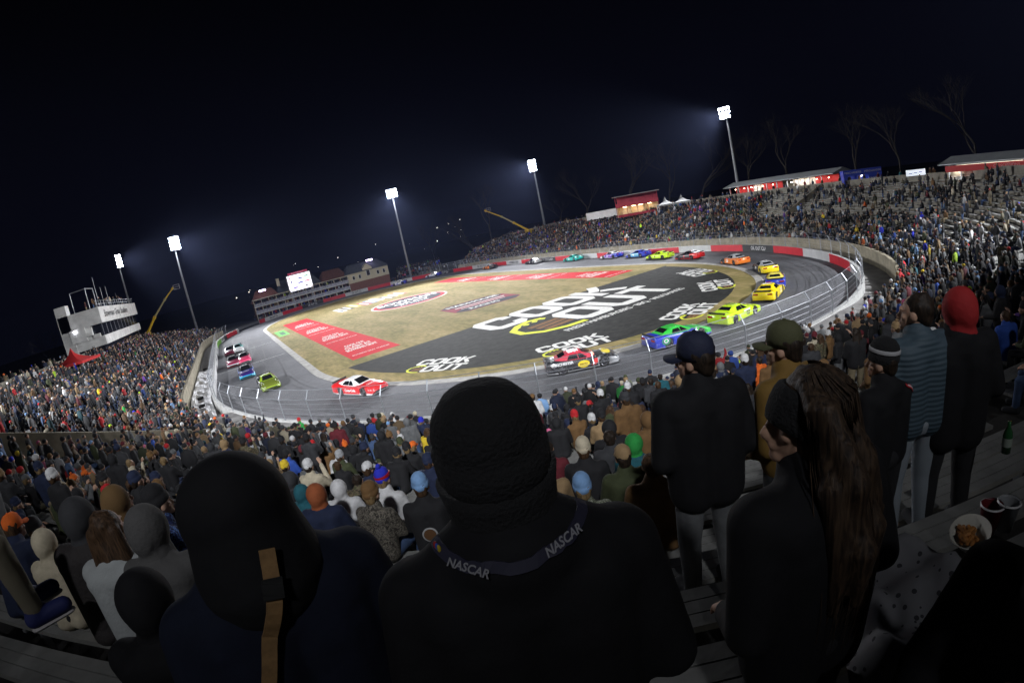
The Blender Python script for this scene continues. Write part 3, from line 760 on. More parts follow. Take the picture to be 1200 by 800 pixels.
#@@PART2
# ------------------------------------------------------------------ floodlight poles
BULB = mat('floodlight_lens', (1, 1, 1), .3, emit=(.90, .92, 1.0), estr=110.0)
BULB3 = mat('glaring_lens', (1, 1, 1), .3, emit=(.90, .92, 1.0), estr=420.0)
BULB2 = mat('dimmed_lens', (1, 1, 1), .3, emit=(.90, .92, 1.0), estr=6.0)  # glow turned down to keep the near rows dark; no louvres are built
FIXT = mat('fixture_metal', (.25, .25, .27), .5, metal=.5)
POLEM = mat('pole_steel', (.34, .35, .37), .55, metal=.4, var=.15, scale=1)
def flood(name_label, x, y, zb, zt, aim, energy, rows=3, cols=5, cone=80, blend=.6, bulb=None):
    bulb = bulb or BULB
    t = thing('floodlight_pole', name_label, 'floodlight', (x, y, zb), 0, 'stadium floodlight poles')
    H = zt - zb
    b = MB(); b.tube([(0, 0, 0), (0, 0, H * .5), (0, 0, H + .6)], [.38, .28, .17], 12); b.build('pole', POLEM, t, smooth=True)
    b = MB(); b.lathe([(.5, 0), (.55, .25), (.4, .3), (.4, .5)], 12); b.build('base', GALV, t)
    d = Vector(aim) - Vector((x, y, zt)); yaw = math.atan2(d.y, d.x); pitch = math.atan2(d.z, math.hypot(d.x, d.y))
    Z = Matrix.Translation((0, 0, H)) @ Matrix.Rotation(yaw, 4, 'Z')
    b = MB(); hw = cols * .62
    for r in range(rows): b.box((.12, 0, .5 - r * .95), (.1, hw, .1), M=Z)
    for s_ in (-.35, .35): b.box((.05, s_ * hw, .5 - (rows - 1) * .475), (.08, .08, rows * .95), M=Z)
    b.build('crossarm', FIXT, t)
    hm = MB(); hm.lathe([(.08, -.35), (.2, -.28), (.3, -.05), (.31, .1), (.29, .1)], 14); hmesh = hm.mesh('housing', [FIXT], True)
    lm = MB(); lm.lathe([(.0005, .07), (.28, .07)], 14); lmesh = lm.mesh('lens', [bulb])
    for r in range(rows):
        for c in range(cols):
            pos = Z @ Vector((.42, (c - (cols - 1) / 2) * .62, .5 - r * .95))
            dirv = Vector((math.cos(yaw) * math.cos(pitch), math.sin(yaw) * math.cos(pitch), math.sin(pitch)))
            o = link('lamp_head', hmesh, t, pos); o.rotation_euler = dirv.to_track_quat('Z', 'Y').to_euler()
            link('lens', lmesh, o)
    ld = bpy.data.lights.new('flood', 'SPOT'); ld.energy = energy; ld.spot_size = R_(cone); ld.spot_blend = blend; ld.shadow_soft_size = .9
    ld.color = (.93, .95, 1.0)
    lo_ = bpy.data.objects.new('flood_lamp', ld); COL.objects.link(lo_)
    p = Vector((x, y, zt)) + d.normalized() * 1.0; lo_.location = p; lo_.rotation_euler = (-d).to_track_quat('Z', 'Y').to_euler()
    return t
def pole_at(px, py, D): q = at_d(px, py, D); return q.x, q.y
EN = 2.35
x, y = pole_at(865, 220, 120); flood('tall floodlight pole behind the far stand beside the red roofed concession stand', x, y, 7.2, 26.6, (2, -14, 0), 120000 * EN, 3, 5, 66, .8)
x, y = pole_at(638, 262, 157); flood('floodlight pole at the back of the far stand near the raised yellow lift', x, y, 7.2, 27.6, (4, 8, 0), 120000 * EN, 4, 4, 58, .8)
x, y = pole_at(476, 300, 157); flood('floodlight pole beyond the open end, over the far track corner', x, y, 0, 27.8, (0, 16, 0), 110000 * EN, 3, 5, 52, .8, BULB3)
x, y = pole_at(222, 355, 150); flood('very bright floodlight pole behind the far end of the left stand', x, y, 0, 27.8, (-4, 14, 0), 110000 * EN, 4, 5, 60, .8, BULB3)
x, y = pole_at(150, 350, 156); flood('smaller floodlight pole rising behind the concrete press building', x, y, 0, 27.5, (0, 10, 0), 90000 * EN, 4, 3, 60, .8)
# poles of the same kind behind the camera side
flood('floodlight pole behind the near left corner of the stands', -78, -56, 6.5, 29, (-8, -22, 0), 100000 * EN, 3, 5, 62, .7, BULB2)
flood('floodlight pole behind the near right corner of the stands', 22, -104, 6.5, 29, (-2, -36, 0), 100000 * EN, 3, 5, 66, .7, BULB2)
flood('floodlight pole behind the upper rows above the camera', -45, -104, 8.5, 34, (4, -18, 0), 62000 * EN, 3, 5, 58, .9, BULB2)
#@@PART3
# ------------------------------------------------------------------ concrete press building on the left rim
PW = mat('press_concrete', (.60, .60, .58), .85, var=.22, scale=.7, bump=.2, bscale=6)
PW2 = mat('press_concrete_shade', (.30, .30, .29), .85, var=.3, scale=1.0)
GLASS = mat('dark_glass', (.012, .014, .02), .12, spec=.6)
WARM = (1.0, .72, .42)
t = thing('press_building', 'tall pale concrete press building with bands of dark windows above the left stand', 'building', (-54.5, 17, 4.0))
O = t.location
def pb(c, d): return Vector(c) - O, d
b = MB()
b.box(*pb((-55.2, 17.4, 2.5), (5.0, 34.4, 7.4)))
b.box(*pb((-54.9, 17.4, 8.55), (6.2, 34.6, 1.35)))
b.box(*pb((-55.6, 17.4, 10.15), (4.2, 34.3, 1.9)))
b.box(*pb((-54.8, 17.4, 12.3), (6.4, 34.8, 2.4)))
b.box(*pb((-57.25, 1.0, 10.0), (1.7, 2.0, 10.0)))
for k, (dx, zz) in enumerate(((.0, 9.23), (-1.1, 9.75), (-2.2, 10.27))):  # stepped parapet on the end wall
    b.box(*pb((-52.9 + dx, .02, zz + .25), (1.1, .36, .55)))
b.box(*pb((-55.6, .0, 10.2), (2.4, .34, 2.0)))
o_pb = b.build('wall', PW, t)
b = MB(); b.box(*pb((-54.6, 17.4, 7.2), (4.4, 33.4, 1.4))); b.box(*pb((-54.4, 17.6, 10.15), (4.4, 33.6, 1.85)));  b.build('window_band', GLASS, t)
for y in np.arange(2, 34, 3.2):
    b = MB(); b.box(*pb((-52.2, y, 10.15), (.08, .1, 1.8))); b.build('mullion', FIXT, t)
b = MB(); b.box(*pb((-51.2, 17.4, 5.2), (2.6, 33.8, .25))); b.box(*pb((-50.0, 17.4, 4.7), (.25, 33.8, 1.1))); b.build('deck', PW2, t)
text('sign', 'Bowman Gray Stadium', 1.5, mat('sign_letter', (.03, .03, .03), .6), t, Matrix.Translation(-O) @ basis_M((-51.57, 13.5, 12.35), (0, 1, 0), (0, 0, 1)), bold=.02, sx=1.5)
b = MB()
for y in np.arange(.6, 34, 1.9):
    b.tube([pb((-51.9, y, 0), 0)[0] + Vector((0, 0, 13.5)), pb((-51.9, y, 0), 0)[0] + Vector((0, 0, 14.5))], .03, 5)
for z in (14.0, 14.5): b.tube([Vector((-51.9, .4, z)) - O, Vector((-51.9, 34.4, z)) - O], .03, 5)
b.build('railing', GALV, t)
b = MB()
for (x, y, h) in ((-53.5, 3.2, 3.4), (-53.5, 8.5, 3.4), (-56, 3.2, 3.2)): b.tube([Vector((x, y, 13.5)) - O, Vector((x, y, 13.5 + h)) - O], .07, 6)
b.tube([Vector((-53.5, 3.2, 16.8)) - O, Vector((-53.5, 8.5, 16.9)) - O], .09, 6); b.tube([Vector((-56, 3.2, 16.7)) - O, Vector((-53.5, 3.2, 16.8)) - O], .07, 6)
b.build('scaffold', GALV, t)
for (y, h) in ((9.0, 5.2), (13, 3.6), (17.5, 3.8), (25.5, 2.6)):
    b = MB(); b.tube([Vector((-53.2, y, 13.5)) - O, Vector((-53.2, y, 13.5 + h)) - O], [.06, .03], 6); b.build('antenna', GALV, t)
b = MB(); b.ell(Vector((-55.9, -.28, 9.9 + 1.0)) - O, (.14, .1, .14)); b.build('wall_lamp', mat('wall_lamp_lens', (1, 1, 1), .4, emit=(.9, .9, 1), estr=40), t)

# tents and umbrella on the left rim
def canopy(px, py, D, zb, w, d, h, m, label, nm='canopy_tent', peaks=1, rz=.3, cat='tent'):
    q = at_d(px, py, D); t = thing(nm, label, cat, (q.x, q.y, zb), rz)
    zt = q.z - zb
    b = MB()
    for k in range(peaks):
        ox = (k - (peaks - 1) / 2) * w
        n = 8; P = []
        rings = []
        for r in range(n + 1):
            f = r / n; hh = zt - h + h * (1 - math.sin(min(1, f * 1.02) * math.pi / 2) ** .55)
            rings.append([(ox + sx * w / 2 * f, sy * d / 2 * f, hh) for sx, sy in ((-1, -1), (1, -1), (1, 1), (-1, 1))])
        for r in range(1, n):
            for e in range(4): b.add([rings[r][e], rings[r][(e + 1) % 4], rings[r + 1][(e + 1) % 4], rings[r + 1][e]], [(0, 1, 2, 3)])
        for e in range(4): b.add([rings[1][e], rings[1][(e + 1) % 4], (ox, 0, zt + .05)], [(0, 1, 2)])
        for e in range(4):
            a, c = rings[n][e], rings[n][(e + 1) % 4]; b.add([a, c, (c[0], c[1], c[2] - .3), (a[0], a[1], a[2] - .3)], [(0, 1, 2, 3)])
    b.build('canopy', m, t)
    for k in range(peaks):
        ox = (k - (peaks - 1) / 2) * w
        for sx, sy in ((-1, -1), (1, -1), (1, 1), (-1, 1)):
            b = MB(); b.tube([(ox + sx * w / 2 * .97, sy * d / 2 * .97, 0), (ox + sx * w / 2 * .97, sy * d / 2 * .97, zt - h)], .04, 6); b.build('pole', GALV, t)
WCAN = mat('white_canvas', (.22, .22, .22), .8); RCAN = mat('red_canvas', (.45, .012, .012), .8)
canopy(82, 408, 70, 6.6, 5.2, 3.6, 1.7, RCAN, 'red peaked canopy beside the concrete press building', rz=-.4)
canopy(46, 432, 66, 5.9, 2.1, 2.4, 1.3, WCAN, 'small twin peaked white tent on the left rim', peaks=2, rz=.1)
canopy(788, 229, 108, 7.0, 3.4, 3.4, 1.5, WCAN, 'white peaked tent between the red press box and the far concession roof', peaks=2, rz=R_(-55))

# ------------------------------------------------------------------ red press box on the far rim
t = thing('press_box', 'red two storey wooden press box with lit lower rooms on the far rim', 'press box', (52.5, -4.6, 7.1), R_(-45 - 5))
RW = mat('red_wood', (.30, .015, .03), .7, var=.2, scale=2); CRM = mat('cream_wall', (.55, .46, .30), .8)
b = MB(); b.box((0, 1.6, 1.0), (9.2, .2, 2.2)); b.box((-4.6, 0.2, 1.0), (.15, 3.0, 2.2)); b.box((4.6, 0.2, 1.0), (.15, 3.0, 2.2))
for x in (-1.6, 1.4): b.box((x, .3, 1.0), (.12, 2.6, 2.1))
b.build('back_wall', CRM, t)
b = MB(); b.box((0, 0, 2.2), (9.6, 3.8, .16)); b.box((0, -1.85, 2.62), (9.6, .1, .85)); b.box((-4.75, 0, 2.62), (.1, 3.6, .85)); b.box((4.75, 0, 2.62), (.1, 3.6, .85)); b.box((0, 1.8, 3.4), (9.4, .1, 2.3)); b.box((-.4, -1.5, .25), (8.4, .1, .55)); b.build('front_panel', RW, t)
for x in (-4.7, -2.3, 0, 2.3, 4.7):
    b = MB(); b.box((x, -1.8, 3.75), (.1, .1, 1.5)); b.box((x, -1.8, 1.05), (.1, .1, 2.1)); b.build('post', RW, t)
b = MB(); b.box((0, -.2, 4.6), (10.6, 5.0, .16)); b.build('roof', mat('flat_roof', (.2, .18, .17), .8), t)
for k, x in enumerate((-2.9, -.9, .7, 2.7)):
    b = MB(); b.box((x, 0.3, 2.08), (.9, .25, .06)); b.build('ceiling_lamp', mat('warm_tube', (1, 1, 1), .4, emit=WARM, estr=22), t)
    ld = bpy.data.lights.new('booth_light', 'POINT'); ld.energy = 30; ld.color = WARM; ld.shadow_soft_size = .25
    lo_ = bpy.data.objects.new('booth_light', ld); COL.objects.link(lo_); lo_.location = (x, .1, 1.85); lo_.parent = t
b = MB()
for k in range(9): b.box((5.6 + .1 * k, 1.4 - k * .55, .6 - k * .28), (1.1, .6, .3))
b.build('steps', WALLTAN, t)

# white trailers on the far rim
for (px, py, D, w, nm) in ((697, 249, 122, 4.2, 'long low white trailer on the far rim, left of the red press box'), (713, 245, 121, 4.6, 'white box trailer on the far rim right beside the red press box')):
    q = at_d(px, py, D); t = thing('trailer', nm, 'trailer', (q.x, q.y, 7.1), R_(-45), 'white trailers on the far rim')
    b = MB(); b.box((0, 0, 1.35), (w, 2.0, 1.7)); b.build('body', WHITE, t)
    for x in (-w * .25, w * .25):
        b = MB(); b.tube([(x, -1.05, .35), (x, -.8, .35)], .34, 14); b.build('wheel', RUBBER, t)

# ------------------------------------------------------------------ concession stands
RWALL = mat('red_stall_wall', (.40, .02, .02), .7); WWALL = mat('white_stall_wall', (.55, .53, .48), .7); ROOFM = mat('stall_roof', (.40, .42, .43), .6, metal=.2, var=.15, scale=.5)
def lamp(parent, loc, en, col, r=.12, strg=30):
    b = MB(); b.ell((0, 0, 0), (r, r, r * .7), nu=10, nv=6); o = b.build('lamp', mat('lamp_%d' % int(strg * 10 + col[1] * 10), (1, 1, 1), .4, emit=col, estr=strg), parent); o.location = loc
    ld = bpy.data.lights.new('stall_light', 'POINT'); ld.energy = en; ld.color = col; ld.shadow_soft_size = .15
    lo_ = bpy.data.objects.new('stall_light', ld); COL.objects.link(lo_); lo_.parent = parent; lo_.location = Vector(loc) + Vector((0, -.15, -.25))
def stall(pA, pB, zb, depth, hA, label, bays, nm='concession_stand', sign=None):
    A = Vector((pA[0], pA[1], 0)); B = Vector((pB[0], pB[1], 0)); d = B - A; L = d.length; rz = math.atan2(d.y, d.x)
    t = thing(nm, label, 'concession stand', (A.x, A.y, zb), rz, 'concession stands on the rim')
    n = len(bays); w = L / n
    b = MB(); b.box((L / 2, depth, hA / 2), (L, .15, hA), 0)
    b.build('back_wall', WALLTAN, t)
    for k, c in enumerate(bays):
        m = {'r': RWALL, 'w': WWALL, 'o': None}[c]
        x = w * (k + .5)
        if m:
            b = MB(); b.box((x, depth * .45, hA * .5), (w * .98, .1, hA)); b.box((x, 0, .5), (w * .96, .12, 1.0)); b.box((x, -.12, 1.03), (w * .96, .5, .06)); b.build('bay', m, t)
            col = (1, .35, .25) if c == 'r' else (1, .9, .75)
            for s_ in ((-.22, .22) if c == 'w' else (0,)): lamp(t, (x + s_ * w, .35, hA - .45), 55 if c == 'w' else 45, col)
        b = MB(); b.box((w * k, 0, hA / 2), (.14, .14, hA)); b.build('post', GALV, t)
    b = MB(); h2 = hA + .15
    b.hexa([(-.8, -1.3, h2 - .02), (L + .8, -1.3, h2 - .02), (L + .8, depth + 1, h2 + .1), (-.8, depth + 1, h2 + .1),
            (-.8, -1.3, h2 + .1), (L + .8, -1.3, h2 + .1), (L + .8, depth * .5, h2 + 1.0), (-.8, depth * .5, h2 + 1.0)]); b.build('roof', ROOFM, t)
    return t, L
stall((67.5, -19.5), (60.5, -46.5), 6.9, 4, 2.5, 'long curving concession stand with grey roof and red and white lit bays', ['r', 'r', 'w', 'r', 'r', 'o', 'w', 'w', 'r', 'r'])
t, L = stall((41.5, -70.0), (36.5, -82.5), 6.6, 4, 2.4, 'concession stand with a red fascia and a row of white downlights, upper right', ['w', 'w', 'w', 'w', 'w', 'w', 'w', 'w'])
b = MB(); b.box((L / 2, -.9, 2.0), (L, .08, .75)); b.build('fascia', RWALL, t)
text('sign', 'CONCESSIONS', .5, mat('dim_letter', (.45, .2, .22), .6), t, Matrix.Translation((L * .62, -.95, 2.0)) @ Matrix.Rotation(R_(90), 4, 'X'))
# blue hoarding stand
t = thing('merchandise_booth', 'bright blue merchandise booth at the end of the grey concession roof', 'booth', (54.2, -54.0, 6.6), R_(-120 + 65))
BLU = mat('blue_board', (.02, .05, .42), .6)
b = MB(); b.box((0, 0, 2.7), (6.4, .15, 1.0)); b.box((-3.1, 1, 1.6), (.15, 2.2, 3.2)); b.box((3.1, 1, 1.6), (.15, 2.2, 3.2)); b.box((0, 2, 1.6), (6.4, .15, 3.2)); b.box((2.0, -.02, 1.6), (2.2, .12, 1.1)); b.build('panel', BLU, t)
for (x, z, s_) in ((-1.6, 2.75, 'MERCHANDISE'), (1.7, 2.75, 'MERCHANDISE'), (2.0, 1.6, 'SOUVENIRS')):
    text('sign', s_, .42, WHITE, t, Matrix.Translation((x, -.11, z)) @ Matrix.Rotation(R_(90), 4, 'X'))
lamp(t, (0, .6, 2.1), 60, (1, .95, .9), .12, 20)
# small lit board at the back of the right stand
q = at_d(1074, 211, 80); t = thing('lit_board', 'small white lit menu board at the back of the right stand', 'sign', (q.x, q.y, 6.6), R_(-76 + 8))
b = MB(); b.box((0, 0, 1.9), (2.6, .12, .8)); b.build('panel', mat('lit_panel', (.8, .85, .9), .4, emit=(.8, .88, 1), estr=.8), t)
for x in (-1.1, 1.1):
    b = MB(); b.box((x, .1, .8), (.08, .08, 1.6)); b.build('post', GALV, t)
for k in range(3):
    b = MB(); b.box((-.75 + .7 * k, -.08, 1.8 + .06 * k), (.5, .02, .1)); b.build('menu_line', BLU, t)

# ------------------------------------------------------------------ clubhouse at the open end
BRICK = mat('brick', (.17, .075, .055), .85, var=.3, scale=3); CREAM = mat('cream_render', (.50, .45, .33), .85, var=.1, scale=1)
RROOF = mat('rust_roof', (.115, .045, .028), .85, var=.25, scale=1.5); GROOF = mat('slate_roof', (.06, .068, .08), .8, var=.25, scale=1.5)
t = thing('clubhouse', 'long clubhouse with rust and slate roofs and spectator balconies at the open end', 'clubhouse', (-3, 72, 0))
O = t.location; Y = 72.0
X0, X1, X2 = -25.0, 4.3, 17.8
def bx(b, c, d): b.box(Vector(c) - O, d)
b = MB(); bx(b, ((X0 + X1) / 2, Y + 6, 2.4), (X1 - X0, 7, 5.2)); b.build('wall', BRICK, t)
b = MB(); bx(b, ((X1 + X2) / 2, Y + 3.5, 1.6), (X2 - X1, 9, 3.4)); b.build('wall', BRICK, t)
b = MB(); bx(b, ((X1 + X2) / 2, Y + 3.5, 4.75), (X2 - X1 + .1, 9.1, 2.9))
b.add([Vector((9.6, Y - 1.2, 6.2)) - O, Vector((12.6, Y - 1.2, 6.2)) - O, Vector((12.6, Y - 1.2, 7.0)) - O, Vector((11.1, Y - 1.2, 8.3)) - O, Vector((9.6, Y - 1.2, 7.0)) - O,
       Vector((9.6, Y + 1.5, 6.2)) - O, Vector((12.6, Y + 1.5, 6.2)) - O, Vector((12.6, Y + 1.5, 7.0)) - O, Vector((11.1, Y + 1.5, 8.3)) - O, Vector((9.6, Y + 1.5, 7.0)) - O],
      [(0, 1, 2, 3, 4), (1, 6, 7, 2), (2, 7, 8, 3), (3, 8, 9, 4), (4, 9, 5, 0)])
b.build('upper_wall', CREAM, t)
for x in (6.2, 8.2, 14.3, 16.3):
    b = MB(); bx(b, (x, Y - 1.1, 4.8), (.9, .1, 1.3)); f = b.build('window', WHITE, t)
    b = MB(); bx(b, (x, Y - 1.16, 4.8), (.7, .06, 1.1)); b.build('pane', GLASS, f)
b = MB()
for k in range(9):
    a0 = math.pi * k / 8; b.box(Vector((11.1 + .0, Y - 1.14, 5.9)) - O + Vector((.6 * math.cos(a0), 0, .6 * math.sin(a0))), (.16, .08, .16))
bx(b, (11.1, Y - 1.14, 5.2), (1.3, .08, 1.4)); f = b.build('window', WHITE, t)
b = MB(); bx(b, (11.1, Y - 1.21, 5.3), (1.0, .06, 1.5)); b.build('pane', GLASS, f)
def hip(x0, x1, y0, y1, z0, z1, m, inset=2.5):
    b = MB(); ym = (y0 + y1) / 2
    P = [Vector(p) - O for p in ((x0, y0, z0), (x1, y0, z0), (x1, y1, z0), (x0, y1, z0), (x0 + inset, ym, z1), (x1 - inset, ym, z1))]
    b.add(P, [(0, 1, 5, 4), (1, 2, 5), (2, 3, 4, 5), (3, 0, 4), (0, 3, 2, 1)]); b.build('roof', m, t)
hip(X0 - .6, -16.2, Y + 1, Y + 10, 5.0, 8.4, RROOF, 2.2); hip(-17.5, -9.5, Y + 4, Y + 14, 5.1, 9.6, GROOF, 2.5)
hip(-9.5, -2.5, Y + 4, Y + 14, 5.6, 9.8, GROOF, 2.5); hip(-3.2, X1 + 1.0, Y + 1, Y + 11, 5.9, 9.0, RROOF, 1.5); hip(X1 - .3, X2 + .5, Y - 1.6, Y + 8.6, 6.2, 8.9, GROOF, 2.0)
b = MB(); bx(b, (-15.9, Y + 6, 9.2), (.9, .9, 2.2)); bx(b, (-15.9, Y + 6, 10.35), (1.1, 1.1, .15)); b.build('chimney', CREAM, t)
# balconies
for z in (1.9, 3.9):
    b = MB(); bx(b, ((X0 + X1) / 2, Y + .6, z), (X1 - X0, 4.2, .18)); b.build('balcony_floor', WHITE, t)
    b = MB(); bx(b, ((X0 + X1) / 2, Y - 1.5, z + .95), (X1 - X0, .06, .08)); bx(b, ((X0 + X1) / 2, Y - 1.5, z + .5), (X1 - X0, .03, .65)); b.build('banner_rail', mat('banner_rail', (.30, .30, .36), .6, var=.6, scale=2.2), t)
b = MB()
for x in np.arange(X0, X1 + .1, 2.25): bx(b, (x, Y - 1.4, 2.95), (.16, .16, 5.9))
b.build('balcony_post', CREAM, t)
b = MB(); bx(b, ((X0 + X1) / 2, Y + .3, 5.95), (X1 - X0 + .4, 4.6, .14)); b.build('canopy', CREAM, t)
for x in np.arange(X0 + 1.5, X1, 3.0):
    b = MB(); bx(b, (x, Y + 2.4, 4.9), (1.4, .1, 1.3)); f = b.build('window', WHITE, t)
    b = MB(); bx(b, (x, Y + 2.34, 4.9), (1.1, .05, 1.1)); b.build('pane', GLASS, f)
for x, e in ((-21.5, 1), (13.0, 1)):
    b = MB(); b.box(Vector((x, Y + 1, 9.1 if x > 0 else 8.2)) - O, (2.0, .3, .45)); b.build('rooftop_lamp', mat('violet_lamp', (1, 1, 1), .4, emit=(.75, .62, 1), estr=12), t)
# big screen
t = thing('video_screen', 'large lit video screen showing race cars on white, in front of the clubhouse', 'screen', (-10.3, 70.6, 0), R_(1))
b = MB(); b.box((0, .3, 7.9), (7.4, .5, 5.0)); b.build('cabinet', FIXT, t)
b = MB(); b.box((0, .03, 7.9), (7.0, .04, 4.6)); b.build('display', mat('screen_white', (.9, .9, .9), .4, emit=(.93, .90, 1.0), estr=1.7), t)
scr = [(-2.9, 9.4, 1.0, .25, (.5, .05, .1)), (-2.4, 8.2, .4, .7, (.08, .08, .2)), (.3, 8.9, 1.5, .35, (.1, .12, .3)), (2.3, 9.2, 1.3, .35, (.12, .3, .2)), (.2, 7.6, 1.6, .35, (.1, .1, .35)), (2.4, 7.7, 1.7, .3, (.5, .08, .15)), (-1.6, 6.4, 1.8, .35, (.15, .1, .4)), (1.9, 6.4, 1.5, .3, (.1, .1, .12))]
for (x, z, w, h, c) in scr:
    b = MB(); b.box((x, 0, z), (w, .02, h)); b.box((x, -.005, z + h * .6), (w * .5, .02, h * .5)); b.build('picture', mat('scr%.2f%.2f' % (c[0], c[2]), c, .5, emit=c, estr=1.2), t)
b = MB(); b.box((0, .2, 10.75), (6.0, .25, .55)); b.build('header', mat('header_red', (.3, .01, .05), .5, emit=(.35, .01, .07), estr=.5), t)
for x in (-3, 3):
    b = MB(); b.box((x, .5, 2.7), (.3, .3, 5.4)); b.build('leg', FIXT, t)
text('lettering', 'BOWMAN GRAY', .5, mat('header_letter', (.6, .3, .35), .5, emit=(.6, .3, .4), estr=.4), t, Matrix.Translation((0, .06, 10.75)) @ Matrix.Rotation(R_(90), 4, 'X'))

# ------------------------------------------------------------------ small bleachers and marquee by the open end, right
t = thing('end_bleachers', 'low end bleachers packed with people beyond the far track corner', 'bleachers', (28, 71, 0), R_(-28))
b = MB()
for k in range(5): b.box((0, k * .7, .25 + k * .3), (15, .66, .5 + k * .6))
b.build('steps', CONC, t)

# ------------------------------------------------------------------ yellow boom lifts
YEL = mat('lift_yellow', (.55, .36, .015), .5, var=.1)
def lift(bx_, tip, label, mids):
    base = Vector(bx_); tip = Vector(tip)
    t = thing('boom_lift', label, 'boom lift', base, 0, 'yellow boom lifts behind the stands')
    b = MB(); b.box((0, 0, .7), (2.4, 4.2, .7)); b.box((0, -.6, 1.3), (1.6, 2.2, .6)); b.build('chassis', YEL, t)
    for sx in (-1.2, 1.2):
        for sy in (-1.4, 1.4):
            b = MB(); b.tube([(sx - .18, sy, .5), (sx + .18, sy, .5)], .5, 16); b.build('wheel', RUBBER, t)
    d = tip - base; P = [Vector((0, 0, 1.5))] + [Vector(m) - base for m in mids] + [d]
    for i in range(len(P) - 1):
        b = MB(); b.tube([P[i], P[i + 1]], [.34 - .07 * i, .29 - .07 * i], 6); b.tube([P[i + 1] - (P[i + 1] - P[i]).normalized() * .3, P[i + 1] + (P[i + 1] - P[i]).normalized() * .3], .42 - .06 * i, 6)
        b.build('boom', YEL if i != 1 else mat('boom_grey', (.30, .26, .12), .6), t)
    b = MB(); e = d; hd = Vector((1, .2, 0)).normalized(); c = e + hd * 1.0 - Vector((0, 0, .4))
    b.tube([e, c], .1, 6)
    for z in (0, .55, 1.05): b.tube([c + Vector((a * .7, o * .45, z)) for a, o in ((-1, -1), (1, -1), (1, 1), (-1, 1), (-1, -1))], .035, 5)
    for a, o in ((-1, -1), (1, -1), (1, 1), (-1, 1)): b.tube([c + Vector((a * .7, o * .45, 0)), c + Vector((a * .7, o * .45, 1.05))], .035, 5)
    b.box(c, (1.4, .9, .06)); b.build('basket', FIXT, t)
q0 = at_d(173, 390, 130); q1 = at_d(181, 372, 130); q2 = at_d(193, 351, 130); q3 = at_d(202, 338, 130)
lift((q0.x, q0.y, 4.8), q3, 'raised yellow boom lift behind the press building, its boom bent at the top', [q1, q2])
q0 = at_d(618, 267, 152); q1 = at_d(602, 261, 152); q2 = at_d(588, 254, 152); q3 = at_d(569, 247, 152)
lift((q0.x, q0.y, 6.2), q3, 'yellow boom lift reaching left over the far stand', [q1, q2])

# ------------------------------------------------------------------ bare winter trees behind the stands
BARK = mat('bark', (.032, .027, .022), .95, var=.3, scale=3)
def tree(x, y, z, h, seed, label):
    rnd = random.Random(seed); t = thing('bare_tree', label, 'tree', (x, y, z), 0, 'bare trees behind the stands')
    tr = MB(); cr_ = MB()
    def br(p, d, L, r, depth, mb):
        P = [p]; q = p; dd = d
        for k in range(4):
            dd = (dd + Vector((rnd.uniform(-.16, .16), rnd.uniform(-.16, .16), rnd.uniform(-.02, .1)))).normalized(); q = q + dd * L / 4; P.append(q)
        mb.tube(P, [r * (1 - .13 * k) for k in range(5)], 5 if depth < 2 else 3, cap=False)
        if depth >= 6: return
        for k in range(rnd.choice([2, 3, 3]) if depth < 4 else 3):
            a = rnd.uniform(0, 6.28); sp_ = rnd.uniform(.35, .8)
            side = Vector((math.cos(a), math.sin(a), 0)); nd = (dd + side * sp_).normalized(); nd.z = max(nd.z, .08 if depth > 1 else .3)
            st = P[-1] if k else P[-2]
            br(st, nd, L * rnd.uniform(.62, .84), r * .52, depth + 1, cr_)
    br(Vector((0, 0, -.3)), Vector((0, 0, 1)), h * .27, h * .017, 0, tr)
    tr.build('trunk', BARK, t, smooth=True); cr_.build('crown', BARK, t)
TW = ['tall bare tree beside the far end of the far stand', 'large spreading bare tree left of the bent yellow lift boom', 'bare tree behind the far floodlight pole', 'slender bare tree behind the white trailers', 'tall bare tree behind the red press box', 'broad bare tree behind the white peaked tent',
      'bare tree left of the brightest far floodlight pole', 'bare tree right of the brightest far floodlight pole', 'bare tree behind the middle of the grey concession roof', 'bare tree behind the blue booth', 'bare tree behind the right stand', 'tall bare tree at the upper right corner of the stadium',
      'bare tree behind the concrete press building', 'low bare tree at the far left rim', 'bare tree beyond the clubhouse roof']
for k, (px, D, h) in enumerate(((552, 176, 22), (572, 184, 25), (658, 172, 15), (690, 165, 22), (745, 160, 27), (790, 150, 24), (826, 150, 26), (884, 140, 22), (930, 130, 24), (1010, 118, 22), (1060, 110, 20), (1150, 100, 24), (60, 120, 10), (20, 100, 9), (500, 215, 22))):
    q = at_d(px, 260, D); tree(q.x, q.y, 0 if px < 560 and px > 400 else 5.5, h, k + 3, TW[k])
# distant town lights
b = MB()
rnd = random.Random(4)
TL = mat('town_light', (1, 1, 1), .5, emit=(1, .9, .75), estr=6)
t = thing('town_lights', 'scattered lights of the town far beyond the open end', 'town lights', (0, 600, 5)); t['kind'] = 'stuff'
for k in range(42):
    px = rnd.choice([rnd.uniform(280, 560), rnd.uniform(230, 330), rnd.uniform(470, 540)]); horizon = 335 - (px - 300) * .25
    q = at_d(px, horizon + rnd.uniform(-12, 26) + (12 if px < 330 else -6), rnd.uniform(420, 800)); r = rnd.uniform(.08, .34)
    b.ell(Vector(q) - Vector((0, 600, 5)), (r, r, r), nu=6, nv=4)
b.build('lights', TL, t)
for o in list(t.children): o['kind'] = 'stuff'
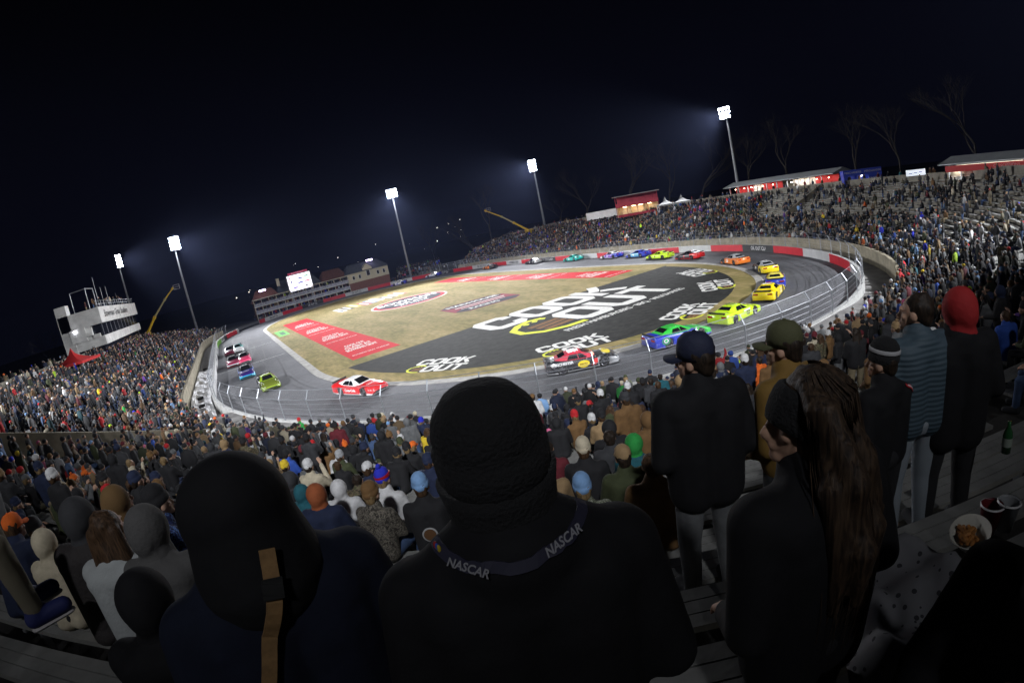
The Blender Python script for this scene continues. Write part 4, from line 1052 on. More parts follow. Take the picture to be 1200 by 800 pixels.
# ------------------------------------------------------------------ stock cars
def paint(c):   # glossy paint with small sponsor decals in the wrap
    nm = 'paint_%.3f_%.3f_%.3f' % c
    if nm in MATS: return MATS[nm]
    m = mat(nm, c, .30, coat=.5); t = m.node_tree; L = t.links; b = t.nodes['Principled BSDF']; tcn = t.nodes.new('ShaderNodeTexCoord')
    mp = t.nodes.new('ShaderNodeMapping'); mp.inputs['Scale'].default_value = (1.6, 1.6, 5.5); L.new(tcn.outputs['Object'], mp.inputs[0])
    v = t.nodes.new('ShaderNodeTexVoronoi'); v.inputs['Scale'].default_value = 1.7; v.distance = 'CHEBYCHEV'; L.new(mp.outputs[0], v.inputs['Vector'])
    r = t.nodes.new('ShaderNodeValToRGB'); r.color_ramp.interpolation = 'CONSTANT'; e = r.color_ramp.elements; e[0].position = 0; e[0].color = (1, 1, 1, 1); e[1].position = .11; e[1].color = (0, 0, 0, 1)
    L.new(v.outputs['Distance'], r.inputs[0])
    n = t.nodes.new('ShaderNodeTexNoise'); n.inputs['Scale'].default_value = 22; L.new(tcn.outputs['Object'], n.inputs['Vector'])
    r2 = t.nodes.new('ShaderNodeValToRGB'); r2.color_ramp.interpolation = 'CONSTANT'; r2.color_ramp.elements[0].color = (.02, .02, .03, 1); r2.color_ramp.elements[1].position = .48; r2.color_ramp.elements[1].color = (.6, .6, .6, 1); L.new(n.outputs[0], r2.inputs[0])
    mx = t.nodes.new('ShaderNodeMix'); mx.data_type = 'RGBA'; mx.inputs[6].default_value = (*c, 1); L.new(r2.outputs[0], mx.inputs[7]); L.new(r.outputs[0], mx.inputs[0]); L.new(mx.outputs[2], b.inputs['Base Color'])
    return m
NC = 7
def build_car_body():
    st = [(2.46, .78, .14, .40, .45), (2.36, .90, .10, .50, .56), (2.05, .96, .09, .60, .68), (1.5, .98, .10, .68, .78), (1.0, .98, .11, .74, .85), (.4, .98, .11, .79, .90), (-.3, .985, .11, .82, .93),
          (-.95, .985, .11, .86, .95), (-1.5, .98, .12, .89, .97), (-2.0, .965, .14, .90, .985), (-2.36, .94, .18, .88, .97), (-2.44, .92, .24, .84, .93)]
    b = MB(); rings = []
    for (x, w, zb, zs, zc) in st:
        half = [(w * .96, zb), (w, zb + .1), (w * 1.0, zb + .34 * (zs - zb)), (w * .995, zb + .7 * (zs - zb)), (w * .965, zs - .03), (w * .90, zs + .025), (w * .55, zs * .35 + zc * .65 + .01), (w * .2, zc)]
        rings.append([(x, y, z) for y, z in half] + [(x, -y, z) for y, z in half[::-1]])
    n = len(rings[0]); vs = [v for r in rings for v in r]
    fs = [(i * n + j, i * n + (j + 1) % n, (i + 1) * n + (j + 1) % n, (i + 1) * n + j) for i in range(len(rings) - 1) for j in range(n)]
    fs += [tuple(range(n))[::-1], tuple((len(rings) - 1) * n + j for j in range(n))]
    b.add(vs, fs); me = b.mesh('lower')
    o = link('tmp', me)
    cb = MB()
    for x in (1.42, -1.36):
        for y in (-.98, .98): cb.tube([(x, y - .22, .34), (x, y + .22, .34)], .385, 24)
    c = link('cut', cb.mesh('cut')); 
    bmm = bmesh.new(); bmm.from_mesh(c.data); bmesh.ops.recalc_face_normals(bmm, faces=bmm.faces); bmm.to_mesh(c.data); bmm.free()
    bmm = bmesh.new(); bmm.from_mesh(o.data); bmesh.ops.recalc_face_normals(bmm, faces=bmm.faces); bmm.to_mesh(o.data); bmm.free()
    md = o.modifiers.new('b', 'BOOLEAN'); md.object = c; md.operation = 'DIFFERENCE'; md.solver = 'EXACT'
    me2 = evaluated(o); bpy.data.objects.remove(o); bpy.data.objects.remove(c)
    # greenhouse
    gb = MB()
    bot = [(.92, -.58, .85), (.92, .58, .85), (.5, .87, .82), (-1.05, .88, .88), (-1.75, .62, .975), (-1.75, -.62, .975), (-1.05, -.88, .88), (.5, -.87, .82)]
    top = [(.02, -.46, 1.225), (.02, .46, 1.225), (-.06, .57, 1.19), (-.80, .58, 1.20), (-.95, .46, 1.225), (-.95, -.46, 1.225), (-.80, -.58, 1.20), (-.06, -.57, 1.19)]
    crown = [(-.08, -.3, 1.27), (-.08, .3, 1.27), (-.45, .42, 1.275), (-.82, .3, 1.27), (-.82, -.3, 1.27), (-.45, -.42, 1.275)]
    gb.add(bot + top, [(i, (i + 1) % 8, 8 + (i + 1) % 8, 8 + i) for i in range(8)])
    gb.add(top + crown, [(0, 1, 9, 8), (1, 2, 10, 9), (2, 3, 10), (3, 4, 11, 10), (4, 5, 12, 11), (5, 6, 13, 12), (6, 7, 13), (7, 0, 8, 13), (8, 9, 10, 13), (10, 11, 12, 13)])
    g = gb.mesh('gh')
    bm = bmesh.new(); bm.from_mesh(me2); bm.from_mesh(g); bmesh.ops.recalc_face_normals(bm, faces=bm.faces)
    for f in bm.faces:
        c = f.calc_center_median(); nrm = f.normal
        if c.z > .99 or (c.z > .9 and abs(c.x) < 1.6 and abs(nrm.z) < .75 and abs(c.y) < .85): k = 5
        elif nrm.z < -.5 or (abs(c.y) < .8 and c.z < .75 and abs(nrm.z) < .3 and abs(nrm.x) < .5): k = 6
        elif c.z < .27: k = 3
        elif nrm.z > .55 and c.x > .9: k = 4
        elif c.x > 1.0: k = 0
        elif c.x > -.95: k = 1
        else: k = 2
        f.material_index = k; f.smooth = c.z < .99
    me = bpy.data.meshes.new('car_body'); bm.to_mesh(me); bm.free()
    for k in range(NC): me.materials.append(BLACKP)
    return me
CARM = build_car_body()
def qmesh(name, quads, m, thick=0.0):
    b = MB()
    for q in quads: b.add(q, [tuple(range(len(q)))])
    return b.mesh(name, [m])
CGL = mat('car_glass', (.010, .011, .013), .08, spec=.7)
WS = qmesh('windshield', [[(.80, -.58, .90), (.80, .58, .90), (.09, .45, 1.21), (.09, -.45, 1.21)]], CGL)
WS.transform(Matrix.Translation((.012, 0, .012)))
RW_ = qmesh('rear_window', [[(-1.62, .56, .995), (-1.62, -.56, .995), (-1.02, -.44, 1.20), (-1.02, .44, 1.20)]], CGL)
RW_.transform(Matrix.Translation((-.015, 0, .012)))
SWs = [qmesh('side_window', [[(.38, s * .885, .885), (-.18, s * .885, .90), (-.2, s * .615, 1.165), (-.02, s * .60, 1.165)], [(-.24, s * .885, .90), (-.98, s * .89, .935), (-.76, s * .62, 1.165), (-.26, s * .615, 1.165)]], CGL) for s in (1, -1)]
_b = MB(); _b.lathe([(.24, -.14), (.33, -.13), (.345, -.1), (.345, .1), (.33, .13), (.24, .14)], 24); TY = _b.mesh('tyre', [mat('tyre_rubber', (.015, .015, .015), .7)], True)
_b = MB(); _b.lathe([(.0005, .07), (.06, .09), (.09, .06), (.19, .03), (.22, .11), (.245, .13), (.245, -.13)], 20)
for k in range(5): _b.box((.13 * math.cos(k * 1.2566), .13 * math.sin(k * 1.2566), .07), (.16, .05, .05), rz=k * 1.2566)
RM = _b.mesh('rim', [mat('rim_grey', (.10, .10, .11), .35, metal=.8)], False)
_b = MB(); _b.box((-2.40, 0, 1.02), (.03, 1.5, .13)); [_b.box((-2.38, y, .99), (.06, .03, .16)) for y in (-.6, 0, .6)]; SPO = _b.mesh('spoiler', [BLACKP])
_b = MB(); _b.hexa([(2.2, -.92, .07), (2.54, -.78, .07), (2.54, .78, .07), (2.2, .92, .07), (2.2, -.92, .10), (2.54, -.78, .10), (2.54, .78, .10), (2.2, .92, .10)]); _b.box((2.43, 0, .27), (.09, 1.1, .12)); SPL = _b.mesh('splitter', [BLACKP])
HLM = mat('headlight_decal', (.75, .78, .82), .2); TLM = mat('taillight_decal', (.30, .015, .015), .25)
def car(px, py, cols, num, label, side_text=None, ncol=(1, 1, 1), roofw=None, dl=0.0, extra=None):
    p = at_z(px, py, 0)
    # keep inside the lane band and follow the direction of travel
    d = np.hypot(INNER[:, 0] - p.x, INNER[:, 1] - p.y); i = int(np.argmin(np.hypot(((INNER + OM) / 2)[:, 0] - p.x, ((INNER + OM) / 2)[:, 1] - p.y)))
    Tn = ((INNER + OM) / 2)[(i + 2) % 300] - ((INNER + OM) / 2)[i - 2]; az = math.atan2(Tn[1], Tn[0]) + dl
    l = np.clip(((p.x - INNER[i][0]) * (OM[i] - INNER[i])[0] + (p.y - INNER[i][1]) * (OM[i] - INNER[i])[1]) / np.dot(OM[i] - INNER[i], OM[i] - INNER[i]), .13, .87)
    q = INNER[i] + (OM[i] - INNER[i]) * l
    t = thing('stock_car', label, 'race car', (q[0], q[1], .008), az, 'stock cars racing round the track')
    cols = [paint(c) for c in cols]
    if len(cols) == 6: cols.append(BLACKP)
    o = link('body', CARM, t)
    for k in range(NC): o.material_slots[k].link = 'OBJECT'; o.material_slots[k].material = cols[k]
    link('windshield', WS, t); link('rear_window', RW_, t)
    for s in SWs: link('side_window', s, t)
    link('spoiler', SPO, t); link('splitter', SPL, t)
    for x in (1.42, -1.36):
        for s in (1, -1):
            w = link('wheel', TY, t, (x, s * .83, .345)); w.rotation_euler = (R_(-90 * s), 0, 0); link('rim', RM, w)
    for s in (1, -1):
        b = MB(); b.poly([(2.405, s * .58, .42), (2.36, s * .86, .42), (2.28, s * .90, .53), (2.41, s * .58, .50)][::s]); link('headlight', b.mesh('headlight', [HLM]), t, (.012, s * .01, .012))
        b = MB(); b.box((-2.44, s * .62, .74), (.03, .42, .14)); link('taillight', b.mesh('taillight', [TLM]), t)
    nm = mat('decal_%.2f%.2f%.2f' % ncol, ncol, .4)
    if num:
        text('number', num, .72, nm, t, Matrix.Translation((-.42, 0, 1.283)) @ Matrix.Rotation(R_(90), 4, 'Z'), bold=.03, shear=.2)
        for s in (1, -1):
            text('number', num, .50, nm, t, basis_M((.28 - .0, s * .995, .50), (-s, 0, 0), (0, 0, 1)), bold=.025, shear=.2)
    if side_text:
        for s in (1, -1):
            text('lettering', side_text[0], side_text[1], mat('decal_%.2f%.2f%.2f' % side_text[2], side_text[2], .4), t, basis_M((side_text[3], s * 1.0, side_text[4]), (-s, 0, 0), (0, 0, 1)), bold=.012)
        text('lettering', side_text[0], .26, mat('decal_%.2f%.2f%.2f' % side_text[2], side_text[2], .4), t, basis_M((1.55, 0, .815), (0, 1, 0), (-1, 0, .13)), bold=.01, sx=.9)
    if extra: extra(t)
    return t
w_, k_, r_, y_, bl, g_, o_, t_, n_, s_ = (.72, .72, .72), (.015, .015, .018), (.55, .012, .015), (.75, .58, .01), (.02, .04, .40), (.04, .48, .06), (.62, .16, .02), (.02, .42, .36), (.03, .015, .12), (.35, .36, .37)
lime = (.50, .72, .02); pur = (.15, .05, .4)
car(419, 459, [r_, r_, r_, w_, r_, w_], None, 'red and white stock car with a Coca-Cola script, alone on the near track', ('Coca-Cola', .30, w_, -.05, .50), (.3, .31, .33))
def ex2(t):
    yel = mat('yellow_decal', (.80, .62, .02), .4)
    for s in (1, -1):
        b = MB(); n = 20; b.poly([(.05 + .40 * math.cos(2 * math.pi * k / n), s * 1.0, .50 + .24 * math.sin(2 * math.pi * k / n)) for k in range(n)][::-s]); b.build('badge', yel, t)
        text('lettering', 'BASS PRO', .12, mat('decal_dark', (.1, .02, .02), .5), t, basis_M((.05, s * 1.005, .50), (-s, 0, 0), (0, 0, 1)), bold=.006)
        b = MB(); b.poly([(.55, s * .998, .30), (.80, s * .998, .72), (1.0, s * .998, .72), (1.0, s * .998, .45), (.85, s * .998, .30)][::s]); b.build('flash', mat('paint_flash', (.75, .05, .05), .35), t)
    b = MB(); n = 20; b.poly([(1.75 + .30 * math.cos(2 * math.pi * k / n), .62 * math.sin(2 * math.pi * k / n), .80 - .16 * (.30 * math.cos(2 * math.pi * k / n))) for k in range(n)]); o = b.build('badge', yel, t)
car(677, 431, [s_, k_, k_, s_, k_, (.6, .05, .08)], None, 'black, silver and red stock car with a yellow oval badge on its door', ('WINCHESTER', .24, w_, -1.35, .74), w_, extra=ex2)
def ex3(t):
    for s in (1, -1):
        for (r0, m) in ((.33, mat('decal_green', (.05, .4, .15), .4)), (.27, mat('decal_navy', (.02, .03, .12), .4)), (.19, mat('decal_w', w_, .4)), (.12, mat('decal_green', (.05, .4, .15), .4))):
            b = MB(); n = 22; b.poly([(-1.62 + r0 * math.cos(2 * math.pi * k / n), s * (1.0 + (.33 - r0) * .03), .60 + r0 * .8 * math.sin(2 * math.pi * k / n)) for k in range(n)][::-s]); b.build('badge', m, t)
car(788, 400, [g_, bl, bl, (.1, .1, .5), g_, g_], None, 'blue and green stock car with zone lettering, beside the navy cap', ('zone', .42, w_, .05, .48), w_, extra=ex3)
car(858, 372, [lime, lime, lime, lime, lime, lime], '12', 'lime yellow stock car numbered 12 seen from behind, nearest the near turn', ('MENARDS', .2, w_, .2, .72), k_)
car(895, 348, [y_, y_, y_, y_, y_, y_], '22', 'bright yellow stock car entering the right turn behind the white and blue one', None, w_)
car(906, 333, [w_, bl, bl, w_, w_, (.7, .6, .1)], '17', 'white and blue stock car in the right turn ahead of the yellow one', None, y_)
car(887, 320, [k_, k_, y_, k_, k_, s_], '19', 'black stock car with a yellow rear bumper in the right turn', None, w_)
car(861, 309, [k_, o_, o_, o_, k_, s_], '20', 'orange and black stock car leaving the right turn', None, w_)
car(809, 303, [k_, k_, r_, r_, k_, k_], '4', 'black and dark red stock car on the far track under the white wall lettering', None, r_)
car(773, 303, [lime, lime, lime, k_, lime, lime], '6', 'lime green stock car on the far straight with black skirts', None, k_)
car(748, 301, [bl, (.1, .35, .5), bl, bl, w_, bl], '5', 'blue and teal stock car on the far straight just ahead of the lime one', None, w_)
car(720, 301, [w_, pur, bl, w_, r_, w_], '11', 'white, purple and red stock car on the far straight', None, w_)
car(677, 304, [t_, t_, t_, t_, t_, t_], '43', 'turquoise stock car alone on the far straight', None, w_)
car(627, 308, [k_, k_, w_, k_, k_, n_], '2', 'black stock car with a white tail on the far straight', None, w_)
car(574, 315, [o_, o_, k_, k_, o_, s_], '23', 'dark orange stock car below the end of the far stand', None, k_)
car(511, 323, [w_, w_, bl, bl, w_, w_], '9', 'small white and blue stock car at the far corner by the end bleachers', None, bl)
car(466, 334, [pur, w_, bl, pur, w_, w_], '47', 'white and violet stock car passing the right end of the clubhouse', None, bl)
car(316, 453, [(.22, .32, .02), k_, k_, (.25, .36, .02), (.12, .15, .02), (.22, .32, .02)], '88', 'lime and black stock car second in the pack on the left straight', None, w_)
car(290, 440, [(.02, .3, .5), (.03, .1, .4), n_, (.1, .5, .6), n_, k_], '91', 'navy and turquoise stock car third in the pack on the left straight', ('TRACK', .25, w_, .3, .5), w_)
car(274, 427, [(.5, .5, .52), (.3, .02, .08), k_, r_, (.25, .02, .06), k_], '24', 'dark red and white stock car by the outer wall of the left straight', None, w_)
car(287, 423, [(.7, .1, .2), (.7, .1, .2), w_, w_, (.6, .04, .12), k_], '42', 'pink red and white stock car on the inside of the left straight', None, w_)
car(270, 415, [(.15, .01, .03), k_, k_, (.15, .01, .03), (.12, .01, .03), k_], '1', 'dark maroon stock car last but one against the left wall', None, s_)
car(280, 412, [w_, t_, w_, w_, w_, (.1, .3, .3)], '3', 'white and teal stock car at the tail of the left pack', None, k_)
# ================================================================== PEOPLE
def remeshed(mb, vox, smooth=6, ratio=1.0, name='m', factor=.5, smooth_shade=True):
    me = mb.mesh('tmp'); o = link('tmp', me)
    r = o.modifiers.new('r', 'REMESH'); r.mode = 'VOXEL'; r.voxel_size = vox
    if smooth:
        s = o.modifiers.new('s', 'SMOOTH'); s.factor = factor; s.iterations = smooth
    if ratio < 1:
        d = o.modifiers.new('d', 'DECIMATE'); d.ratio = ratio
    m2 = evaluated(o); bpy.data.objects.remove(o); bpy.data.meshes.remove(me); m2.name = name
    m2.materials.clear()
    m2.polygons.foreach_set('use_smooth', [smooth_shade] * len(m2.polygons))
    return m2
def V(*a): return Vector(a)
POSES = {
    'stand': dict(pel=V(0, 0, .96), chest=V(0, .0, 1.30), neck=V(0, .01, 1.47), head=V(0, .03, 1.63), sh=V(.19, 0, 1.42), hip=V(.10, 0, .93), knee=V(.12, .03, .50), ank=V(.13, -.01, .09), toe=V(.15, .17, .05)),
    'sit': dict(pel=V(0, -.02, .58), chest=V(0, .03, .92), neck=V(0, .07, 1.09), head=V(0, .10, 1.25), sh=V(.19, .05, 1.04), hip=V(.10, 0, .55), knee=V(.16, .44, .52), ank=V(.15, .46, .09), toe=V(.17, .62, .05)),
    'lean': dict(pel=V(0, -.02, .58), chest=V(0, .12, .89), neck=V(0, .22, 1.04), head=V(0, .29, 1.17), sh=V(.19, .18, 1.0), hip=V(.10, 0, .55), knee=V(.17, .44, .52), ank=V(.15, .46, .09), toe=V(.17, .62, .05)),
}
q_ = dict(POSES['stand']); q_.update(slope=True, sh=V(.205, 0, 1.395), neck=V(0, .0, 1.50), chest=V(0, 0, 1.29), head=V(0, .03, 1.615)); POSES['standN'] = q_
for _t in (-35, 25, 45, 60):
    q_ = dict(POSES['stand']); q_['turn'] = _t; POSES['stand%d' % _t] = q_
q_ = dict(POSES['sit']); q_['turn'] = 40; POSES['sit40'] = q_
ARMS = {
    'pocket': lambda p: (p['sh'] + V(.07, -.05, -.30), p['sh'] + V(-.02, .16, -.44)),
    'lap': lambda p: (p['sh'] + V(.06, .08, -.29), V(.07, p['sh'].y + .34, p['sh'].z - .36)),
    'side': lambda p: (p['sh'] + V(.06, -.02, -.30), p['sh'] + V(.06, .06, -.56)),
    'phone': lambda p: (p['sh'] + V(.07, .16, -.24), V(.06, p['head'].y + .30, p['head'].z - .08)),
    'cheer': lambda p: (p['sh'] + V(.12, .05, .22), p['sh'] + V(.10, .10, .50)),
}
def mir(v, s): return Vector((v.x * s, v.y, v.z))
def hand(b, w, d, s):  # palm, four unequal fingers and a thumb, slightly curled
    d = d.normalized(); up = Vector((0, 0, 1)); side = d.cross(up)
    side = side.normalized() if side.length > .1 else Vector((1, 0, 0)); nrm = side.cross(d).normalized()
    b.cap(w, w + d * .045, .026, .030); b.cap(w + d * .04 + side * .018, w + d * .075 + side * .02, .019, .017); b.cap(w + d * .04 - side * .018, w + d * .075 - side * .02, .019, .017)
    for k, L in enumerate((.062, .075, .070, .054)):
        o = w + d * .075 + side * (.030 - .020 * k); m_ = o + d * L * .5 - nrm * .008; e = m_ + d * L * .42 - nrm * .022
        b.cap(o, m_, .0095, .009, n=6); b.cap(m_, e, .009, .0075, n=6)
    t0 = w + d * .025 + side * .028 * (1 if s > 0 else 1); b.cap(t0, t0 + d * .035 + side * .025 - nrm * .01, .012, .010, n=6); b.cap(t0 + d * .035 + side * .025 - nrm * .01, t0 + d * .062 + side * .024 - nrm * .022, .010, .008, n=6)
def turned(p):
    h = p['head']; return Matrix.Translation(h) @ Matrix.Rotation(R_(p.get('turn', 0)), 4, 'Z') @ Matrix.Translation(-h)
def body_mb(p, arms, face=True, s=1.0):
    b = MB(); h = p['head']
    b.ell(h + V(0, -.012, .018), (.076, .092, .098), nu=20, nv=14); b.ell(h + V(0, .028, -.042), (.056, .060, .072), nu=16, nv=10)   # skull and jaw
    b.ell(h + V(0, .072, -.088), (.028, .024, .022)); b.ell(h + V(0, .098, -.025), (.013, .022, .022)); b.cap(h + V(0, .080, .022), h + V(0, .104, -.022), .010, .012)
    b.ell(h + V(0, .088, -.058), (.024, .012, .010)); b.ell(h + V(0, .078, .030), (.050, .018, .012))
    for q in (-1, 1): b.ell(h + V(.078 * q, -.005, -.008), (.012, .022, .032)); b.ell(h + V(.042 * q, .060, -.018), (.022, .018, .020))
    b.v = [turned(p) @ v for v in b.v]
    b.cap(p['neck'] + V(0, -.015, -.05), h + V(0, -.012, -.05), .058, .052)
    b.cap(V(.05, p['chest'].y, p['chest'].z), V(.05, p['pel'].y, p['pel'].z), .12, .11); b.cap(V(-.05, p['chest'].y, p['chest'].z), V(-.05, p['pel'].y, p['pel'].z), .12, .11)
    for q in (-1, 1):
        sh = mir(p['sh'], q); e, w = ARMS[arms](p); e = mir(e, q); w = mir(w, q)
        if arms == 'phone' and q < 0: e, w = [mir(v, q) for v in ARMS['lap'](p)]
        b.cap(mir(V(.08, p['chest'].y, p['chest'].z + .08), q), sh, .07, .055); b.cap(sh, e, .052, .040); b.cap(e, w, .040, .028); hand(b, w, (w - e), q)
        b.cap(mir(p['hip'], q), mir(p['knee'], q), .085, .060); b.cap(mir(p['knee'], q), mir(p['ank'], q), .056, .040); b.cap(mir(p['ank'], q), mir(p['toe'], q), .04, .035)
    return b
def jacket_mb(p, arms, bulk=1.0, hood_down=True, coat=0.0):
    b = MB(); c, pl = p['chest'], p['pel']
    for x in (-.085, .085):
        b.cap(V(x, c.y - .005, c.z + .03), V(x * 1.0, pl.y, pl.z - .02 - coat * .3), .135 * bulk, .128 * bulk, n=14)
    b.cap(V(-.12, c.y - .03, c.z + .09), V(.12, c.y - .03, c.z + .09), .10 * bulk, .10 * bulk, n=12)
    b.cap(V(0, p['neck'].y - .02, p['neck'].z - .08), V(0, p['neck'].y + .0, p['neck'].z + .035), .118, .092, n=14)
    for q in (-1, 1):
        sh = mir(p['sh'], q); e, w = ARMS[arms](p); e = mir(e, q); w = mir(w, q)
        if arms == 'phone' and q < 0: e, w = [mir(v, q) for v in ARMS['lap'](p)]
        b.cap(mir(V(.10, c.y - .01, c.z + .10), q), sh, .095 * bulk, .080 * bulk); b.cap(sh, e, .080 * bulk, .064 * bulk); b.cap(e, e + (w - e) * .93, .064 * bulk, .046 * bulk)
        if p is not None and p['knee'].y > .3:  # seated: jacket hem spreads on the seat
            b.ell(V(.08 * q, pl.y - .03, pl.z - .04), (.11 * bulk, .13 * bulk, .09))
    if p.get('slope'):
        for q in (-1, 1): b.cap(mir(V(.055, p['neck'].y - .02, p['neck'].z - .01), q), mir(p['sh'] + V(.01, -.01, -.02), q), .085, .082)
    if hood_down: b.ell(V(0, p['neck'].y - .085, p['neck'].z - .015), (.115, .055, .075)); b.cap(V(-.09, p['neck'].y - .03, p['neck'].z), V(.09, p['neck'].y - .03, p['neck'].z), .045, .045)
    return b
def trouser_mb(p, bulk=1.0):
    b = MB(); b.cap(V(-.07, p['pel'].y, p['pel'].z - .02), V(.07, p['pel'].y, p['pel'].z - .02), .125, .125)
    for q in (-1, 1):
        b.cap(mir(p['hip'], q), mir(p['knee'], q), .105 * bulk, .078 * bulk); b.cap(mir(p['knee'], q), mir(p['ank'], q) + V(0, 0, .01), .076 * bulk, .060 * bulk)
    return b
def shoe_mb(p, q):
    b = MB(); a = mir(p['ank'], q); t = mir(p['toe'], q)
    b.cap(a + V(0, -.03, -.030), t + V(0, -.01, .004), .058, .053); b.cap(a + V(0, -.02, -.02), a + V(0, .0, .03), .060, .058)
    return b
def hat_mesh(kind, p, vox=.014):
    h = p['head']; b = MB()
    if kind == 'hood':
        b.ell(h + V(0, -.030, .015), (.116, .118, .138), nu=18, nv=12); b.ell(h + V(0, -.10, -.015), (.075, .06, .10)); b.cap(h + V(0, -.04, -.10), p['neck'] + V(0, -.03, -.05), .095, .12, n=14)
        b.v = [turned(p) @ v for v in b.v]; return remeshed(b, vox, 3, name='hood')
    if kind == 'bighood':
        b.ell(h + V(0, -.030, .030), (.135, .130, .135), nu=24, nv=16); b.cap(h + V(0, -.035, -.01), h + V(0, -.04, -.13), .134, .160, n=20); b.ell(h + V(0, -.09, -.04), (.11, .075, .12)); b.cap(h + V(-.10, -.03, -.20), h + V(.10, -.03, -.20), .10, .10)
        b.ell(h + V(.0, -.15, -.13), (.10, .05, .07)); return remeshed(b, .010, 5, name='hood')
    if kind == 'beanie':
        b.lathe([(.101, .000), (.107, .012), (.107, .055), (.100, .060), (.101, .085), (.092, .118), (.068, .148), (.035, .162), (.0005, .166)], 22, c=(0, 0, 0))
        b.lathe([(.0005, .0), (.101, .0)], 22)
    elif kind == 'pompom':
        b.lathe([(.101, .000), (.107, .012), (.107, .055), (.100, .060), (.101, .085), (.092, .118), (.068, .145), (.035, .158), (.0005, .162)], 22); b.ell((0, 0, .185), (.036, .036, .034)); b.lathe([(.0005, .0), (.101, .0)], 22)
    elif kind == 'cap':
        b.lathe([(.0005, 0), (.101, .0), (.103, .05), (.092, .098), (.062, .128), (.025, .138), (.0005, .141)], 22); b.ell((0, 0, .143), (.011, .011, .006))
        n = 12; U = []; Lw = []
        for k in range(n + 1):
            a = math.pi * (.14 + .72 * k / n); U.append((.10 * math.cos(a), .10 * math.sin(a), .006)); Lw.append((.098 * math.cos(a), .10 + (.082) * math.sin(math.pi * k / n) ** .7 * 1.0, -.004 - .012 * abs(math.cos(a))))
        vs = U + Lw + [(x, y, z - .007) for x, y, z in U] + [(x, y, z - .007) for x, y, z in Lw]; m_ = n + 1
        b.add(vs, [(k, k + 1, m_ + k + 1, m_ + k) for k in range(n)] + [(2 * m_ + k + 1, 2 * m_ + k, 3 * m_ + k, 3 * m_ + k + 1) for k in range(n)] + [(m_ + k, m_ + k + 1, 3 * m_ + k + 1, 3 * m_ + k) for k in range(n)])
    elif kind == 'headband':
        b.lathe([(.088, -.050), (.098, -.048), (.104, -.03), (.107, .0), (.106, .025), (.101, .042), (.092, .048), (.080, .042)], 36)
    tilt = Matrix.Translation(h + V(0, -.012, .018)) @ Matrix.Rotation(R_({'beanie': 8, 'pompom': 8, 'headband': 27}.get(kind, 3)), 4, 'X') @ Matrix.Diagonal((.83, 1.0, 1.0, 1)) @ Matrix.Scale(1.04, 4)
    me = b.mesh('hat', [], True); me.transform(turned(p) @ tilt); return me
def hair_mesh(kind, p, vox=.012, ratio=.5):
    h = p['head']; b = MB()
    b.ell(h + V(0, -.030, .030), (.086, .092, .098), nu=18, nv=12); b.ell(h + V(0, -.070, -.020), (.070, .046, .075))
    rnd = random.Random(3)
    for k in range(26):
        a = rnd.uniform(0, 6.28); z = rnd.uniform(-.2, 1); q = V(math.cos(a) * math.sqrt(1 - z * z) * .082, -.03 + math.sin(a) * math.sqrt(1 - z * z) * .088, .03 + z * .094)
        if q.y > .035 and q.z < .06: continue
        b.ell(h + q, (.016, .018, .018))
    if kind == 'long':
        for x in (-.07, -.035, 0, .035, .07):
            b.cap(h + V(x, -.07, .02), h + V(x * 1.25, -.125 + abs(x) * .5, -.20), .040, .045); b.cap(h + V(x * 1.25, -.125 + abs(x) * .5, -.20), h + V(x * 1.1, -.12, -.42), .045, .022)
    b.v = [turned(p) @ v for v in b.v]
    return remeshed(b, vox, 2, ratio, 'hair')

TPL = {}
def template(pose, arms, hat, hero=False, bulk=1.0, coat=0.0):
    key = (pose, arms, hat, hero, bulk, coat)
    if key in TPL: return TPL[key]
    p = POSES[pose]; vox = .010 if hero else .014; rt = 1.0 if hero else .30
    k2 = ('b', pose, arms, hero)
    if k2 not in TPL: TPL[k2] = remeshed(body_mb(p, arms), vox * .8, 3, .5 if hero else .22, 'body')
    k3 = ('j', pose, arms, hero, bulk, coat)
    if k3 not in TPL: TPL[k3] = remeshed(jacket_mb(p, arms, bulk, True, coat), vox * 1.5, 7, rt, 'jacket')
    k4 = ('t', pose, hero)
    if k4 not in TPL: TPL[k4] = remeshed(trouser_mb(p), vox * 1.6, 7, rt, 'trousers')
    k5 = ('s', pose)
    if k5 not in TPL: TPL[k5] = [remeshed(shoe_mb(p, q), .016, 3, .5, 'shoe') for q in (-1, 1)]
    k6 = ('h', pose, hat, hero)
    if k6 not in TPL: TPL[k6] = hair_mesh(hat[4:] or 'short', p) if hat.startswith('hair') else hat_mesh(hat, p)
    k7 = ('hs', pose)
    if k7 not in TPL: TPL[k7] = hair_mesh('short', p, .014, .3)
    TPL[key] = dict(body=TPL[k2], jacket=TPL[k3], trousers=TPL[k4], shoes=TPL[k5], hat=TPL[k6], hair=TPL[k7]); return TPL[key]
def dressed(name, me, m, par):
    if not len(me.materials): me.materials.append(m)
    o = link(name, me, par); o.material_slots[0].link = 'OBJECT'; o.material_slots[0].material = m; return o
SKIN = [mat('skin_light', (.48, .29, .20), .6), mat('skin_tan', (.36, .21, .14), .6), mat('skin_brown', (.14, .07, .045), .6)]
HAIRM = [hair_mat('hair_dark', (.010, .007, .005), (.035, .022, .014)), hair_mat('hair_brown', (.03, .016, .008), (.10, .055, .028)), hair_mat('hair_blond', (.14, .09, .04), (.32, .22, .11))]
def cloth(c): return mat('cloth_%.3f_%.3f_%.3f' % c, c, .88, var=.22, scale=9, bump=.35, bscale=14, sheen=.0)
